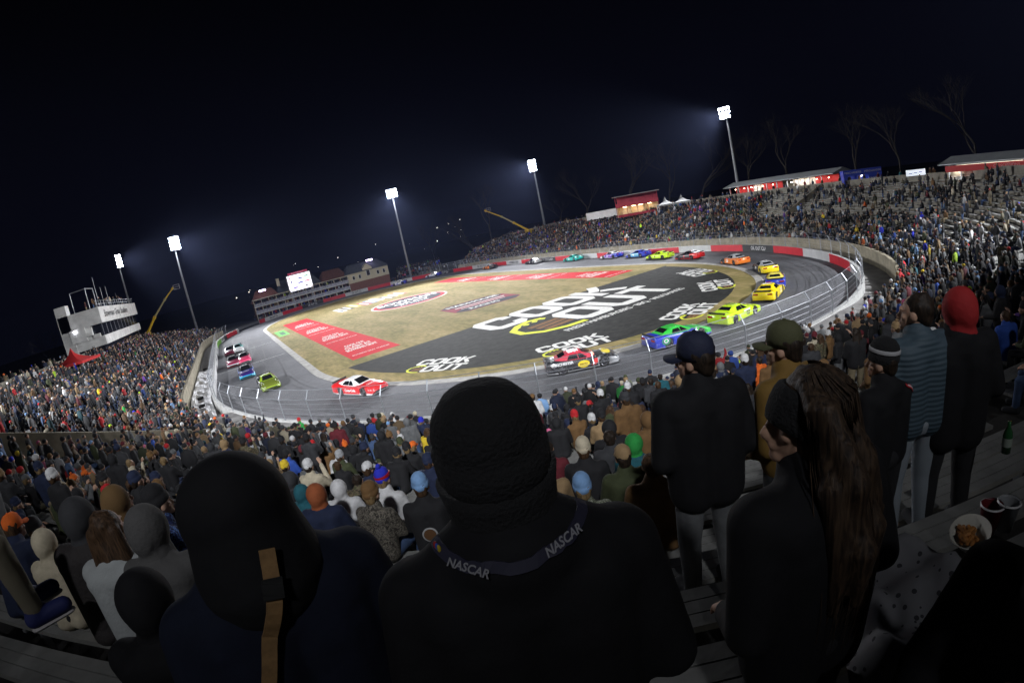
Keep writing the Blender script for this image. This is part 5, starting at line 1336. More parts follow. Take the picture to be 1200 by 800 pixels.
C_ = dict(black=(.012, .012, .014), charcoal=(.035, .036, .04), grey=(.13, .135, .14), navy=(.012, .02, .055), olive=(.045, .055, .022), brown=(.16, .085, .03), tan=(.30, .20, .10), maroon=(.12, .012, .02), red=(.48, .015, .02), blue=(.03, .09, .42),
          royal=(.02, .03, .50), teal=(.012, .10, .13), green=(.02, .28, .05), white=(.60, .60, .60), cream=(.50, .44, .32), orange=(.75, .14, .015), yellow=(.70, .50, .03), pink=(.65, .14, .28), purple=(.10, .03, .25), sky=(.20, .36, .62), lime=(.55, .85, .03), denim=(.05, .09, .19), khaki=(.22, .18, .11), lightgrey=(.33, .34, .35), rust=(.30, .08, .025))
C_['camo'] = (.09, .08, .05)
CNAME = {'lightgrey': 'light grey', 'royal': 'royal blue', 'sky': 'pale blue', 'lime': 'neon lime'}
CAMO1 = camo_mat('woodland_camo', [(.035, .03, .02), (.10, .075, .04), (.16, .13, .08), (.05, .06, .025)], 16)
CAMO2 = camo_mat('digital_camo', [(.04, .05, .03), (.13, .15, .09), (.33, .34, .27), (.08, .09, .06)], 30)
CAMO3 = camo_mat('bark_camo', [(.03, .025, .02), (.09, .08, .065), (.17, .15, .12), (.06, .055, .045)], 26)
CAMS = {'camo': CAMO1, 'pale camo': CAMO2, 'grey camo': CAMO3}
def person(loc, yaw, pose, arms, hat, jc, hc, tc, label, group=None, scale=1.0, skin=0, hairc=0, hero=False, bulk=1.0, coat=0.0, jm=None, hm=None, tm=None):
    T = template(pose, arms, hat, hero, bulk, coat)
    r = thing('person', label, 'person', loc, yaw, group); r.scale = (scale,) * 3
    dressed('body', T['body'], SKIN[skin], r)
    jo = dressed('jacket', T['jacket'], jm or (CAMS[jc] if jc in CAMS else cloth(C_[jc])), r); dressed('trousers', T['trousers'], tm or cloth(C_[tc]), r)
    for s_ in T['shoes']: dressed('shoe', s_, cloth(C_['charcoal']), r)
    if hat.startswith('hair'): dressed('hair', T['hat'], HAIRM[hairc], r)
    else:
        if hat.endswith('hood'): dressed('hood', T['hat'], hm or (CAMS[hc] if hc in CAMS else cloth(C_[hc])), r)
        else:
            dressed('hat', T['hat'], hm or (CAMS[hc] if hc in CAMS else cloth(C_[hc])), r); dressed('hair', T['hair'], HAIRM[hairc], r)
    return r

# ------------------------------------------------------------------ hand-placed spectators seen best in the photograph
FNP = np.array([[a[0], a[1]] for a in FRONT])
def s_off(x, y):
    d = np.hypot(FNP[:, 0] - x, FNP[:, 1] - y); i = int(np.argmin(d)); s = FS[i]
    q = np.array([x, y]) - FNP[i]; return float(s + q @ _T[i]), float(q @ FN[i])
def seat_fit(px, py, hh, inner, kmin=0):   # the row whose seat puts the head on this view ray
    d = ray(px, py); best = None
    for k in range(kmin, 23):
        want = k * TREAD + inner; lo, hi = .8, 90.0; f = lambda t: s_off(*(CAM_POS + d * t).xy)[1] - want
        if f(lo) < 0: continue
        if f(hi) > 0: continue
        for _ in range(26):
            m_ = (lo + hi) / 2
            if f(m_) > 0: lo = m_
            else: hi = m_
        X = CAM_POS + d * lo; s, off = s_off(X.x, X.y)
        if k >= rows_at(s): continue
        mis = X.z - (zrow(k, s) + hh)
        if best is None or abs(mis) < abs(best[3]): best = (s, k, X, mis)
    return best
TAKEN = []
HEADH = {'stand': 1.79, 'sit': 1.41, 'lean': 1.34}
LOOK = V(-4, -42, 0)
def facing(x, y, jit=0.0):
    s, off = s_off(x, y); _, n = fp(s); d = -n; return math.atan2(d.y, d.x) - math.pi / 2 + jit
NP = 0
def place(px, py, pose, arms, hat, jc, hc, tc, label, yaw_j=0.0, **kw):
    global NP
    sc0 = kw.pop('scale', 1.0); hh = HEADH[pose] * sc0; inn = .20 if pose == 'stand' else .40
    if 'front wall' in label:
        X = at_z(px, py, Z0 + hh); s = s_off(X.x, X.y)[0]; k = 0; mis = 0
    else:
        r = seat_fit(px, py, hh, inn)
        if r is None: return
        s, k, X, mis = r
    for _ in range(6):
        cl = [a for a, kk in TAKEN if kk == k and abs(a - s) < .43]
        if not cl: break
        s = cl[0] + (.44 if s >= cl[0] else -.44)
    q, n = fp(s, k * TREAD + (.46 if pose != 'stand' else .20)); TAKEN.append((s, k)); NP += 1
    return person((q.x, q.y, zrow(k, s)), math.atan2(-n.y, -n.x) - math.pi / 2 + yaw_j, pose, arms, hat, jc, hc, tc, label, 'spectators in the near stand', scale=sc0 * max(.9, min(1.1, 1 + mis / hh)), **kw)
N_ = [
 (362, 566, 'sit', 'lap', 'hood', 'teal', 'teal', 'black', 'person in a teal hooded jacket with a pale stripe across the back, seated'),
 (406, 570, 'sit', 'lap', 'beanie', 'grey camo', 'brown', 'denim', 'person in a grey bark camouflage jacket and brown knit hat, seated'),
 (388, 562, 'sit', 'lap', 'hood', 'white', 'white', 'charcoal', 'person in a white hooded top between the teal jacket and the grey camouflage one'),
 (425, 560, 'sit', 'lap', 'hood', 'navy', 'rust', 'black', 'person with a rust coloured fur hood over a dark jacket, seated'),
 (452, 562, 'sit', 'lap', 'beanie', 'black', 'sky', 'black', 'person in a pale blue knit hat and black jacket with a round badge'),
 (456, 549, 'sit', 'lap', 'pompom', 'white', 'royal', 'denim', 'person in a blue and red knit hat and white jacket, seated'),
 (511, 558, 'sit', 'lap', 'hood', 'black', 'charcoal', 'black', 'person in a black quilted jacket with charcoal hood beside the big black hat'),
 (389, 529, 'sit', 'lap', 'beanie', 'olive', 'lightgrey', 'black', 'person in a broad olive green parka and light grey hat, seated'),
 (412, 521, 'sit', 'lap', 'hood', 'black', 'black', 'black', 'person in a black hooded coat seated beside the olive parka'),
 (345, 492, 'stand', 'pocket', 'beanie', 'green', 'red', 'black', 'person in a bright green jacket standing at the front wall'),
 (445, 495, 'stand', 'pocket', 'cap', 'maroon', 'white', 'denim', 'person in a maroon jacket, white cap and jeans standing at the front wall'),
 (359, 513, 'sit', 'lap', 'hood', 'sky', 'sky', 'grey', 'person in a pale blue hooded top by the front wall beside the green jacket'),
 (398, 516, 'sit', 'lap', 'beanie', 'royal', 'white', 'black', 'person in a royal blue jacket and white hat by the front wall'),
 (407, 510, 'sit', 'lap', 'hood', 'yellow', 'tan', 'khaki', 'person in mustard clothes seated against the front wall'),
 (434, 518, 'sit', 'lap', 'hood', 'olive', 'olive', 'khaki', 'person in a faded olive hooded coat seated by the front wall'),
 (470, 509, 'sit', 'lap', 'hood', 'tan', 'tan', 'brown', 'person in a tan hooded coat seated against the front wall right of the maroon jacket'),
 (481, 507, 'sit', 'lap', 'hair', 'sky', 'sky', 'denim', 'person in a light blue shirt against the front wall, dark hair'),
 (482, 518, 'sit', 'lap', 'beanie', 'black', 'black', 'black', 'person in a black jacket and hat seated below the light blue shirt'),
 (455, 530, 'lean', 'lap', 'beanie', 'black', 'black', 'denim', 'person leaning forward in a black jacket with a red collar'),
 (335, 527, 'sit', 'lap', 'beanie', 'blue', 'black', 'black', 'person in a bright blue jacket and dark hat, seated below the green jacket'),
 (349, 523, 'sit', 'lap', 'beanie', 'black', 'maroon', 'black', 'person in black with a maroon hat seated just below the green jacket'),
 (316, 516, 'lean', 'lap', 'hood', 'white', 'white', 'charcoal', 'person in a white hooded jacket leaning forward, left of the bright blue jacket'),
 (360, 539, 'sit', 'phone', 'beanie', 'cream', 'white', 'black', 'person in a cream jacket and white hat holding up both hands'),
 (334, 540, 'sit', 'lap', 'beanie', 'charcoal', 'yellow', 'black', 'person in a yellow knit hat and dark vest, seated'),
 (346, 538, 'sit', 'lap', 'hood', 'grey', 'grey', 'black', 'person in a mid grey hooded top seated beside the yellow hat'),
 (306, 544, 'sit', 'lap', 'hood', 'black', 'white', 'black', 'person with a white hood over a black jacket, left of the yellow hat'),
 (326, 553, 'sit', 'lap', 'hood', 'black', 'charcoal', 'black', 'person with a charcoal hood seated below the yellow hat'),
 (434, 541, 'sit', 'lap', 'cap', 'navy', 'white', 'black', 'person in a white cap and navy jacket seated below the faded olive coat'),
 (685, 557, 'sit', 'lap', 'beanie', 'pale camo', 'sky', 'black', 'person in a pale blue knit hat and pale digital camouflage jacket, seated'),
 (718, 525, 'sit', 'lap', 'cap', 'olive', 'tan', 'khaki', 'person in a broad olive hooded parka and tan cap, by the navy cap man'),
 (703, 540, 'sit', 'lap', 'hair', 'brown', 'tan', 'brown', 'person in an ochre brown jacket half hidden by the olive parka'),
 (650, 533, 'sit', 'lap', 'cap', 'tan', 'black', 'charcoal', 'person in a mustard tan work jacket seated beside the big black hat'),
 (641, 560, 'sit', 'lap', 'cap', 'navy', 'green', 'navy', 'person in a faded green cap and navy top beside the big black hat'),
 (650, 513, 'sit', 'lap', 'hair', 'maroon', 'maroon', 'grey', 'person in a crimson jersey with a white letter A on the back'),
 (681, 515, 'sit', 'lap', 'beanie', 'black', 'cream', 'black', 'person in a cream patterned knit hat and black jacket with grey hood'),
 (669, 491, 'sit', 'lap', 'cap', 'camo', 'camo', 'camo', 'person in a broad woodland camouflage coat near the front wall, dark hair'),
 (643, 490, 'sit', 'lap', 'hood', 'black', 'black', 'black', 'person in a black hooded jacket at the left of the camouflage coat'),
 (639, 502, 'sit', 'lap', 'hood', 'pink', 'pink', 'purple', 'child in a pink coat seated beside the black hat', ),
 (700, 475, 'stand', 'pocket', 'hood', 'black', 'black', 'black', 'person in a black hood standing at the front wall near the fence post'),
 (726, 459, 'stand', 'pocket', 'cap', 'black', 'black', 'denim', 'person in a black cap and jacket and blue jeans standing at the front wall'),
 (748, 456, 'stand', 'pocket', 'cap', 'pale camo', 'olive', 'khaki', 'person in camouflage with a cap standing at the front wall beside the black cap'),
 (712, 468, 'stand', 'pocket', 'hood', 'navy', 'navy', 'navy', 'person in a navy hooded coat standing at the front wall left of the black cap'),
 (704, 504, 'sit', 'lap', 'hair', 'charcoal', 'charcoal', 'black', 'person in a dark slate jacket with dark hair seated near the middle'),
 (718, 512, 'sit', 'lap', 'hood', 'teal', 'green', 'black', 'person in a dark green and teal jacket seated by the slate jacket'),
 (755, 482, 'sit', 'lap', 'hood', 'brown', 'brown', 'denim', 'person in a brown hooded work coat seated under the camouflage standing person'),
 (734, 487, 'sit', 'lap', 'hood', 'black', 'black', 'black', 'person in a black hooded coat seated left of the brown work coat'),
 (697, 482, 'sit', 'lap', 'beanie', 'tan', 'black', 'black', 'person in a tan vest over black sleeves seated below the standing group'),
]
for a in N_:
    if len(a[8].split(' ')) > 16: print('LONG', a[8])
    nm = a[8]
    kw = {}
    if 'child' in nm: kw['scale'] = .72
    kw['skin'] = 0; kw['hairc'] = 0 if 'dark' in nm else random.choice([0, 1, 1, 2])
    kw['bulk'] = 1.12 if ('broad' in nm or 'quilted' in nm) else 1.0
    if 'quilted' in nm: kw['jm'] = quilt_mat('black_quilt', C_['black'], 8)
    r = place(*a[:9], yaw_j=random.uniform(-.25, .25), **kw)
    if r is None: continue
    if 'pale stripe' in nm:
        b = MB(); b.cap(V(-.13, -.088, .86), V(.13, -.088, .86), .018, .018, n=6); b.build('stripe', WHITE, r)
    if 'letter A' in nm: text('lettering', 'A', .26, WHITE, r, basis_M((0, -.155, .85), (1, 0, 0), (0, .10, 1)), bold=.01)
    if 'round badge' in nm:
        b = MB(); n = 24; Mx = basis_M((0, -.150, .80), (1, 0, 0), (0, .1, 1)); b.lathe([(.085, 0), (.068, .006)], n, M=Mx); b.build('badge', mat('badge_grey', (.30, .30, .30), .6), r)
        b = MB(); b.lathe([(.066, .004), (.0005, .006)], n, M=Mx); b.build('badge', mat('badge_brown', (.10, .045, .015), .7), r)
    if 'blue and red' in nm:
        b = MB(); b.lathe([(.098, .03), (.113, .04), (.113, .07), (.1, .078)], 20, M=Matrix.Translation(POSES['sit']['head'] + V(0, -.012, .018)) @ Matrix.Diagonal((.87, 1.04, 1.04, 1))); b.build('band', RED, r)

# ------------------------------------------------------------------ the rest of the crowd
WCOL = [('black', 46), ('charcoal', 24), ('navy', 18), ('grey', 10), ('olive', 6), ('brown', 6), ('tan', 4), ('maroon', 3), ('red', 2.6), ('blue', 1.2), ('royal', 1.2), ('teal', 1.5), ('green', .6), ('white', 3.5), ('cream', 2.5), ('orange', .9), ('yellow', .4), ('pink', .3), ('purple', .8), ('sky', 1.4), ('lime', .35), ('camo', 3), ('lightgrey', 4), ('denim', 2)]
HCOL = [('black', 34), ('charcoal', 14), ('navy', 10), ('grey', 8), ('white', 6), ('red', 4), ('olive', 3), ('brown', 3), ('royal', 2), ('orange', 2), ('sky', 2), ('cream', 2), ('tan', 3), ('maroon', 2), ('lime', .8), ('pink', .6), ('yellow', 1)]
TCOL = [('black', 10), ('denim', 9), ('charcoal', 6), ('grey', 5), ('khaki', 4), ('navy', 3), ('camo', 1), ('lightgrey', 1)]
def pick(rnd, L):
    t = rnd.uniform(0, sum(w for _, w in L))
    for n, w in L:
        t -= w
        if t <= 0: return n
    return L[0][0]
rnd = random.Random(77)
def density(s, k):
    p, _ = fp(s); x, y = p.x, p.y
    if x < -20 and y > -51: return .80 if k < 14 or y > 0 else .72      # left wing
    if x < -20: return .74
    if y < -60 and x < 12: return .70 if k < 9 else (.60 if x < -5 else .28)
    if y < -35 and x > 0: return .21 if k > 8 else .40         # sparse right curve
    if x > 20 and y < -8: return .62
    return .80
seats = []
ais = np.array(AIS)
for k in range(0, 30):
    s = .6
    while s < SLEN - .6:
        s += .50 * (1 + rnd.uniform(-.06, .30))
        if k >= rows_at(s) or k < 0: continue
        if np.min(np.abs(ais - s)) < .5 and rnd.random() < .8: continue
        if abs(s - S_WALL) < .5: continue
        if rnd.random() > density(s, k): continue
        if any(abs(a - s) < .55 and kk == k for a, kk in TAKEN): continue
        q, n = fp(s, k * TREAD + .46)
        X = Vector((q.x, q.y, zrow(k, s) + 1.1)); dd = (X - CAM_POS); dist = math.hypot(dd.x, dd.y)
        if dist < 4.6: continue
        px, py = proj(X)
        if not (-70 < px < 1270 and -50 < py < 870): continue
        # the near centre is already filled by hand-placed people; keep it open in front of them
        if dist < 9 and -5 < math.degrees(math.atan2(dd.x, dd.y)) < 42 and rnd.random() < .8: continue
        if dist < 7.5 and math.degrees(math.atan2(dd.x, dd.y)) >= 42 : continue
        seats.append((dist, s, k))
seats.sort()
NEAR = max(0, 300 - 12 - NP)
near, farp = seats[:NEAR], seats[NEAR:]
used = {}
where_near = lambda s, k: None
def zone(s, k, az):
    p, _ = fp(s)
    if s < S_WALL: w = 'beyond the dividing wall on the left'
    elif az < -4: w = 'left of the big black hood'
    elif az < 18: w = 'in the rows below the black hood'
    elif az < 45: w = 'in the rows before the navy cap man'
    elif az < 60: w = 'in the rows behind the olive cap'
    elif az < 72: w = 'in the rows left of the puffer jacket'
    else: w = 'at the right beyond the red hood'
    if k <= 1: w = 'against the front wall, ' + w
    elif k > 17: w = 'high up, ' + w
    return w
prev = []
for (dist, s, k) in near:
    q, n = fp(s, k * TREAD + .46)
    dd = q - CAM_POS; az = math.degrees(math.atan2(dd.x, dd.y))
    stand = rnd.random() < (.22 if az < 45 else .5)
    pose = 'stand' if stand else rnd.choice(['sit', 'sit', 'lean'])
    arms = rnd.choice(['pocket', 'side', 'phone']) if stand else rnd.choice(['lap', 'lap', 'lap', 'phone'])
    hat = rnd.choice(['hood', 'hood', 'beanie', 'beanie', 'cap', 'pompom', 'hair', 'hairlong'])
    for _ in range(60):
        jc = pick(rnd, WCOL); hc = jc if (hat == 'hood' and rnd.random() < .7) else pick(rnd, HCOL); tc = pick(rnd, TCOL)
        cn = lambda c: CNAME.get(c, c if c != 'camo' else 'camouflage')
        hn = {'hood': 'with the %s hood up' % cn(hc), 'beanie': 'and %s knit hat' % cn(hc), 'cap': 'and %s cap' % cn(hc), 'pompom': 'and %s bobble hat' % cn(hc), 'hair': 'with short bare hair', 'hairlong': 'with long hair'}[hat]
        lab = '%s person in %s jacket %s, %s' % ('standing' if stand else ('leaning' if pose == 'lean' else 'seated'), cn(jc), hn, zone(s, k, az))
        if len(lab.split(' ')) > 16: lab = lab.replace('against the front wall, ', '').replace('high up, ', '')
        if len(lab.split(' ')) > 16: lab = lab.replace('in the rows ', '').replace('beyond the dividing wall on the left', 'beyond the left dividing wall').replace(', at the right', ' at right')
        if len(lab.split(' ')) > 16: lab = lab.replace('with the ', 'with ').replace(' up,', ',')
        if lab not in used: break
        hat = rnd.choice(['hood', 'hood', 'beanie', 'cap', 'pompom', 'hair'])
    used[lab] = 1
    q2, _ = fp(s, k * TREAD + (.20 if stand else .46))
    person((q2.x, q2.y, zrow(k, s)), math.atan2(-n.y, -n.x) - math.pi / 2 + rnd.uniform(-.5, .5), pose, arms, hat, jc, hc, tc, lab, 'spectators in the near stand',
           scale=rnd.uniform(.9, 1.05), skin=rnd.choice([0, 0, 0, 1, 2]), hairc=rnd.choice([0, 0, 1, 2]), bulk=rnd.choice([1.0, 1.0, 1.12]))

# far crowd: thousands of people nobody could count, one object
def lowpoly(pose, arms, hat):
    p = POSES[pose]; out = []
    for mb, vox, n, zone_ in ((jacket_mb(p, arms), .05, 90, 1), (trouser_mb(p), .05, 60, 2), ):
        m = remeshed(mb, vox, 2); f = len(m.polygons); bpy.data.meshes.remove(m)
        m = remeshed(mb, vox, 2, n / max(f * 2, 1)); out.append((m, zone_))
    b = MB(); b.ell(p['head'], (.085, .10, .12), nu=7, nv=5); out.append((b.mesh('x'), 0))
    b = MB(); b.ell(p['head'] + V(0, -.02, .045), (.108, .115, .112) if hat != 'hair' else (.09, .10, .095), nu=7, nv=5); out.append((b.mesh('x'), 3))
    VS = []; FS_ = []; Z = []; base = 0
    for m, z in out:
        m.calc_loop_triangles(); v = np.empty(len(m.vertices) * 3); m.vertices.foreach_get('co', v); v = v.reshape(-1, 3)
        t_ = np.empty(len(m.loop_triangles) * 3, dtype=np.int32); m.loop_triangles.foreach_get('vertices', t_)
        VS.append(v); FS_.append(t_.reshape(-1, 3) + base); Z.append(np.full(len(v), z)); base += len(v); bpy.data.meshes.remove(m)
    return np.vstack(VS), np.vstack(FS_), np.concatenate(Z)
LP = {('sit', h): lowpoly('sit', 'lap', h) for h in ('hood', 'hair')}; LP.update({('stand', h): lowpoly('stand', 'pocket', h) for h in ('hood', 'hair')})
LP[('cheer', 'hood')] = lowpoly('stand', 'cheer', 'hood')
def crowd_object(name, placements, label):
    AV = []; AF = []; AC = []; base = 0
    for (x, y, z, yaw, key, cols, sc) in placements:
        v, f, zn = LP[key]; c, s = math.cos(yaw), math.sin(yaw)
        w = np.empty_like(v); w[:, 0] = (v[:, 0] * c - v[:, 1] * s) * sc + x; w[:, 1] = (v[:, 0] * s + v[:, 1] * c) * sc + y; w[:, 2] = v[:, 2] * sc + z
        AV.append(w); AF.append(f + base); AC.append(np.array(cols)[zn]); base += len(v)
    V_ = np.vstack(AV); F_ = np.vstack(AF); Cc = np.vstack(AC)
    me = bpy.data.meshes.new(name); me.vertices.add(len(V_)); me.vertices.foreach_set('co', V_.ravel()); me.loops.add(len(F_) * 3); me.loops.foreach_set('vertex_index', F_.ravel().astype(np.int32))
    me.polygons.add(len(F_)); me.polygons.foreach_set('loop_start', np.arange(0, len(F_) * 3, 3, dtype=np.int32)); me.polygons.foreach_set('loop_total', np.full(len(F_), 3, dtype=np.int32))
    me.update(); a = me.color_attributes.new('Col', 'FLOAT_COLOR', 'POINT'); a.data.foreach_set('color', np.hstack([Cc, np.ones((len(Cc), 1))]).ravel().astype(np.float32))
    me.materials.append(VC); me.polygons.foreach_set('use_smooth', [True] * len(me.polygons))
    return tag(link(name, me), label, 'crowd', kind='stuff')
VC = vcol_mat()
C_['camo'] = (.09, .08, .05)
SK = [(.42, .26, .18), (.38, .22, .15), (.14, .07, .045)]
def rcols():
    j = C_[pick(rnd, WCOL)]; h = pick(rnd, HCOL + [('brown', 6), ('black', 10)])
    f_ = rnd.choice([.35, .45, .55, .7, .95]); j = tuple(c * f_ for c in j)
    return [SK[rnd.choice([0, 0, 0, 1, 2])], j, C_[pick(rnd, TCOL)], C_[h] if rnd.random() < .75 else j]
pl = []
for (dist, s, k) in farp:
    stand = rnd.random() < .42; q, n = fp(s, k * TREAD + (.2 if stand else .46))
    key = ('stand' if stand else 'sit', rnd.choice(['hood', 'hair'])) if rnd.random() > .015 else ('cheer', 'hood')
    pl.append((q.x, q.y, zrow(k, s), math.atan2(-n.y, -n.x) - math.pi / 2 + rnd.uniform(-.5, .5), key, rcols(), rnd.uniform(.9, 1.06)))
# walkway at the rim
s = 4.0
while s < SLEN - 6:
    s += rnd.uniform(.5, 2.4); K = rows_at(s)
    if abs(s - S_CAM) < 22: continue
    q, n = fp(s, K * TREAD + rnd.uniform(1.6, 4.5)); pl.append((q.x, q.y, zrow(K, s), rnd.uniform(0, 6.28), ('stand', 'hood'), rcols(), 1))
print('far crowd', len(pl), 'near', len(near), 'hand placed', NP)
crowd_object('crowd', pl, 'dense far crowd of spectators in dark winter clothes filling the stands')
pl = []
for k in range(5):   # end bleachers
    for i in range(24):
        if rnd.random() < .9:
            L_1 = Vector((-7.2 + i * .62 + rnd.uniform(-.1, .1), k * .7, 0)); r_ = Matrix.Rotation(R_(-28), 4, 'Z') @ L_1
            pl.append((28 + r_.x, 71 + r_.y, .5 + .6 * k, R_(-28 + 180) + rnd.uniform(-.4, .4), ('stand', 'hood'), rcols(), 1))
for i in range(70): pl.append((rnd.uniform(-26, 40), 71.4 + rnd.uniform(-.2, 1.2) if True else 0, 0, math.pi + rnd.uniform(-.5, .5), ('stand', 'hood'), rcols(), 1))
for z in (0.0, 1.99, 3.99):
    for i in range(75):
        pl.append((rnd.uniform(X0 + .4, X1 - .4), Y + rnd.uniform(-.9, 1.6), z, math.pi + rnd.uniform(-.4, .4), ('stand', 'hair'), rcols(), 1))
for i in range(60):   # people on the roof of the press building and its deck
    pl.append((rnd.uniform(-56, -52.4), rnd.uniform(3, 34), 13.5, -math.pi / 2 + rnd.uniform(-.6, .6), ('stand', 'hair'), rcols(), 1)) if i < 22 else pl.append((rnd.uniform(-52, -50.4), rnd.uniform(1, 33), 5.33, -math.pi / 2, ('stand', 'hair'), rcols(), 1))
crowd_object('crowd', pl, 'spectators packed on the end bleachers and the clubhouse balconies far away')
# ------------------------------------------------------------------ the people nearest the camera
from mathutils.bvhtree import BVHTree
def bvh(me): return BVHTree.FromPolygons([v.co.copy() for v in me.vertices], [tuple(p.vertices) for p in me.polygons])
def drape(me, pts, width, lift=.006, thick=.004, n=24, back=False):
    T = bvh(me); tt = np.linspace(0, 1, len(pts)); t2 = np.linspace(0, 1, n); A_ = np.array([tuple(p) for p in pts]); P = np.stack([np.interp(t2, tt, A_[:, 0]), np.interp(t2, tt, A_[:, 1])], 1); Z = np.interp(t2, tt, A_[:, 2])
    C = []; N = []
    for (x, y), z in zip(P, Z):
        if back: q, nn, _, _ = T.ray_cast(V(x, -1.0, z), V(0, 1, 0))
        if back and nn.y > 0: nn = -nn
        if back: pass
        else: q, nn, _, _ = T.find_nearest(V(x, y, z))
        if not back and nn.dot(V(x, y, z) - q) < 0 and (V(x, y, z) - q).length > .002: nn = (V(x, y, z) - q).normalized()
        C.append(q + nn * lift); N.append(nn)
    if back: C = [(C[max(i - 1, 0)] + C[i] * 2 + C[min(i + 1, n - 1)]) / 4 for i in range(n)]
    b = MB()
    for i in range(n):
        d = (C[min(i + 1, n - 1)] - C[max(i - 1, 0)]).normalized(); sd = d.cross(N[i]).normalized() * width / 2; up = N[i] * thick
        b.v += [C[i] - sd, C[i] + sd, C[i] + sd + up, C[i] - sd + up]
    for i in range(n - 1):
        a = 4 * i
        for (p, q) in ((0, 1), (1, 2), (2, 3), (3, 0)): b.f.append((a + p, a + q, a + 4 + q, a + 4 + p)); b.mi.append(0)
    return b, C, N
def hero(px, py, D, az, pose, arms, hat, jc, hc, tc, label, scale=1.0, snap=True, **kw):
    X = at_d(px, py, D); hh = HEADH[pose[:5] if pose.startswith('stand') else pose[:3]] * scale; zb = X.z - hh
    if snap:   # stand on the terrace row whose height puts the head on the view ray
        best = None
        for t in np.arange(D - .9, D + 1.2, .04):
            Y_ = at_d(px, py, t); s, off = s_off(Y_.x, Y_.y); k = int(off // TREAD)
            if off - k * TREAD > .34 and pose.startswith('stand'): continue
            m_ = abs(Y_.z - hh - zrow(k, s)) + .12 * abs(t - D)
            if best is None or m_ < best[0]: best = (m_, Y_, zrow(k, s), s, k)
        X = best[1]; zb = best[2]; TAKEN.append((best[3], best[4])); print('hero', px, py, 'D', D, 'mis', round(best[1].z - hh - zb, 2))
        scale *= max(.93, min(1.07, 1 + (X.z - hh - zb) / hh))
    return person((X.x, X.y, zb), -R_(az), pose, arms, hat, jc, hc, tc, label, None, scale=scale, hero=True, **kw)
BLK_H = mat('black_shell', (.0085, .0085, .0100), .85, var=.2, scale=6, bump=.5, bscale=7, spec=.25)
NVY_H = mat('navy_shell', (.008, .011, .024), .9, var=.25, scale=6, bump=.5, bscale=6, spec=.25)
KNIT = mat('black_knit', (.008, .008, .009), .95, bump=.6, bscale=120)
# man with the big black knit hat, bottom centre
r = hero(558, 456, .84, 23, 'standN', 'pocket', 'beanie', 'black', 'black', 'black', 'person from behind in big black knit hat and lettered neck strap, bottom centre', scale=1.02, snap=False, bulk=1.12, jm=BLK_H, hm=KNIT)
jm_ = [c for c in r.children if c.name.startswith('jacket')][0].data
[setattr(c.material_slots[0], 'material', KNIT) for c in r.children if c.name.startswith('hair')]
b = MB(); ring = []
for k in range(25):
    a = 2 * math.pi * k / 24; ring.append((.125 * math.cos(a), -.01 + .105 * math.sin(a) - .01, 1.475 + .022 * math.sin(a)))
b.lathe([(.115, 1.42), (.100, 1.47), (.092, 1.52), (.096, 1.57), (.102, 1.605), (.086, 1.60), (.07, 1.44)], 28, M=Matrix.Translation((0, .012, .02)) @ Matrix.Diagonal((1.12, 1.12, 1, 1)))
ht_ = [c for c in r.children if c.name.startswith('hat')][0]; ht_.scale = (1.16, 1.12, .97); ht_.location = (0, -.002, .048); gm = b.mesh('gaiter', [KNIT], True); link('neck_gaiter', gm, r)
sb, SC_, SN = drape(jm_, [(.155 * math.cos(a), -.035 + .165 * math.sin(a), 1.535 + .02 * abs(math.cos(a))) for a in np.linspace(-math.pi * 1.02, .02 * math.pi, 13)], .022, .004, n=30); so = sb.build('neck_strap', mat('strap_navy', (.02, .02, .04), .6), r)
for (i, txt) in ((7, 'NASCAR'), (21, 'NASCAR')):
    d = (SC_[i + 2] - SC_[i - 2]).normalized(); nn = SN[i]; up = nn.cross(d).normalized()
    if up.z < 0: up = -up; 
    dd = d if d.cross(up).dot(nn) > 0 else -d
    text('lettering', txt, .023, mat('strap_white', (.26, .26, .28), .6), so, basis_M(SC_[i] + nn * .007, dd, up), bold=.0006, shear=.3)
for k, c in enumerate(((.35, .02, .02), (.02, .08, .4), (.4, .3, .02))):
    b = MB(); b.ell(SC_[2] + SN[2] * .006 + (SC_[3] - SC_[2]) * (k * .5 - .4), (.004, .004, .009), nu=8, nv=5); b.build('strap_stripe', mat('strap_c%d' % k, c, .6), so)
# hooded man, lower left
r = hero(248, 529, 1.16, -4, 'standN', 'pocket', 'bighood', 'navy', 'black', 'black', 'person from behind with a big black hood up and tan shoulder strap, lower left', scale=1.0, snap=False, bulk=1.16, jm=NVY_H, hm=BLK_H)
class Both: pass
jm_ = Both(); _a = [c for c in r.children if c.name.startswith('jacket')][0].data; _b = [c for c in r.children if c.name.startswith('hood')][0].data
jm_.vertices = list(_a.vertices) + list(_b.vertices); _n = len(_a.vertices)
class PG:
    def __init__(s, v): s.vertices = v
jm_.polygons = [PG(tuple(p.vertices)) for p in _a.polygons] + [PG(tuple(q + _n for q in p.vertices)) for p in _b.polygons]
sb, _, _ = drape(jm_, [(.030, 0, 1.60), (.005, 0, 1.50), (-.045, 0, 1.40), (-.105, 0, 1.28), (-.150, 0, 1.14), (-.18, 0, 1.0)], .034, .014, back=True); so = sb.build('shoulder_strap', mat('tan_webbing', (.26, .15, .06), .8, var=.3, scale=30), r)
sb, _, _ = drape(jm_, [(.014, 0, 1.54), (.003, 0, 1.50)], .044, .022, back=True); sb.build('buckle', mat('buckle', (.02, .02, .02), .4), so)
# man in the navy cap
r = hero(812, 390, 2.7, 30, 'stand45', 'pocket', 'cap', 'black', 'navy', 'grey', 'man standing in a navy cap, black hooded jacket and grey trousers', scale=1.02, bulk=1.15, jm=BLK_H, hm=mat('navy_cap', (.008, .012, .035), .8, bump=.2), hairc=0, coat=.25)
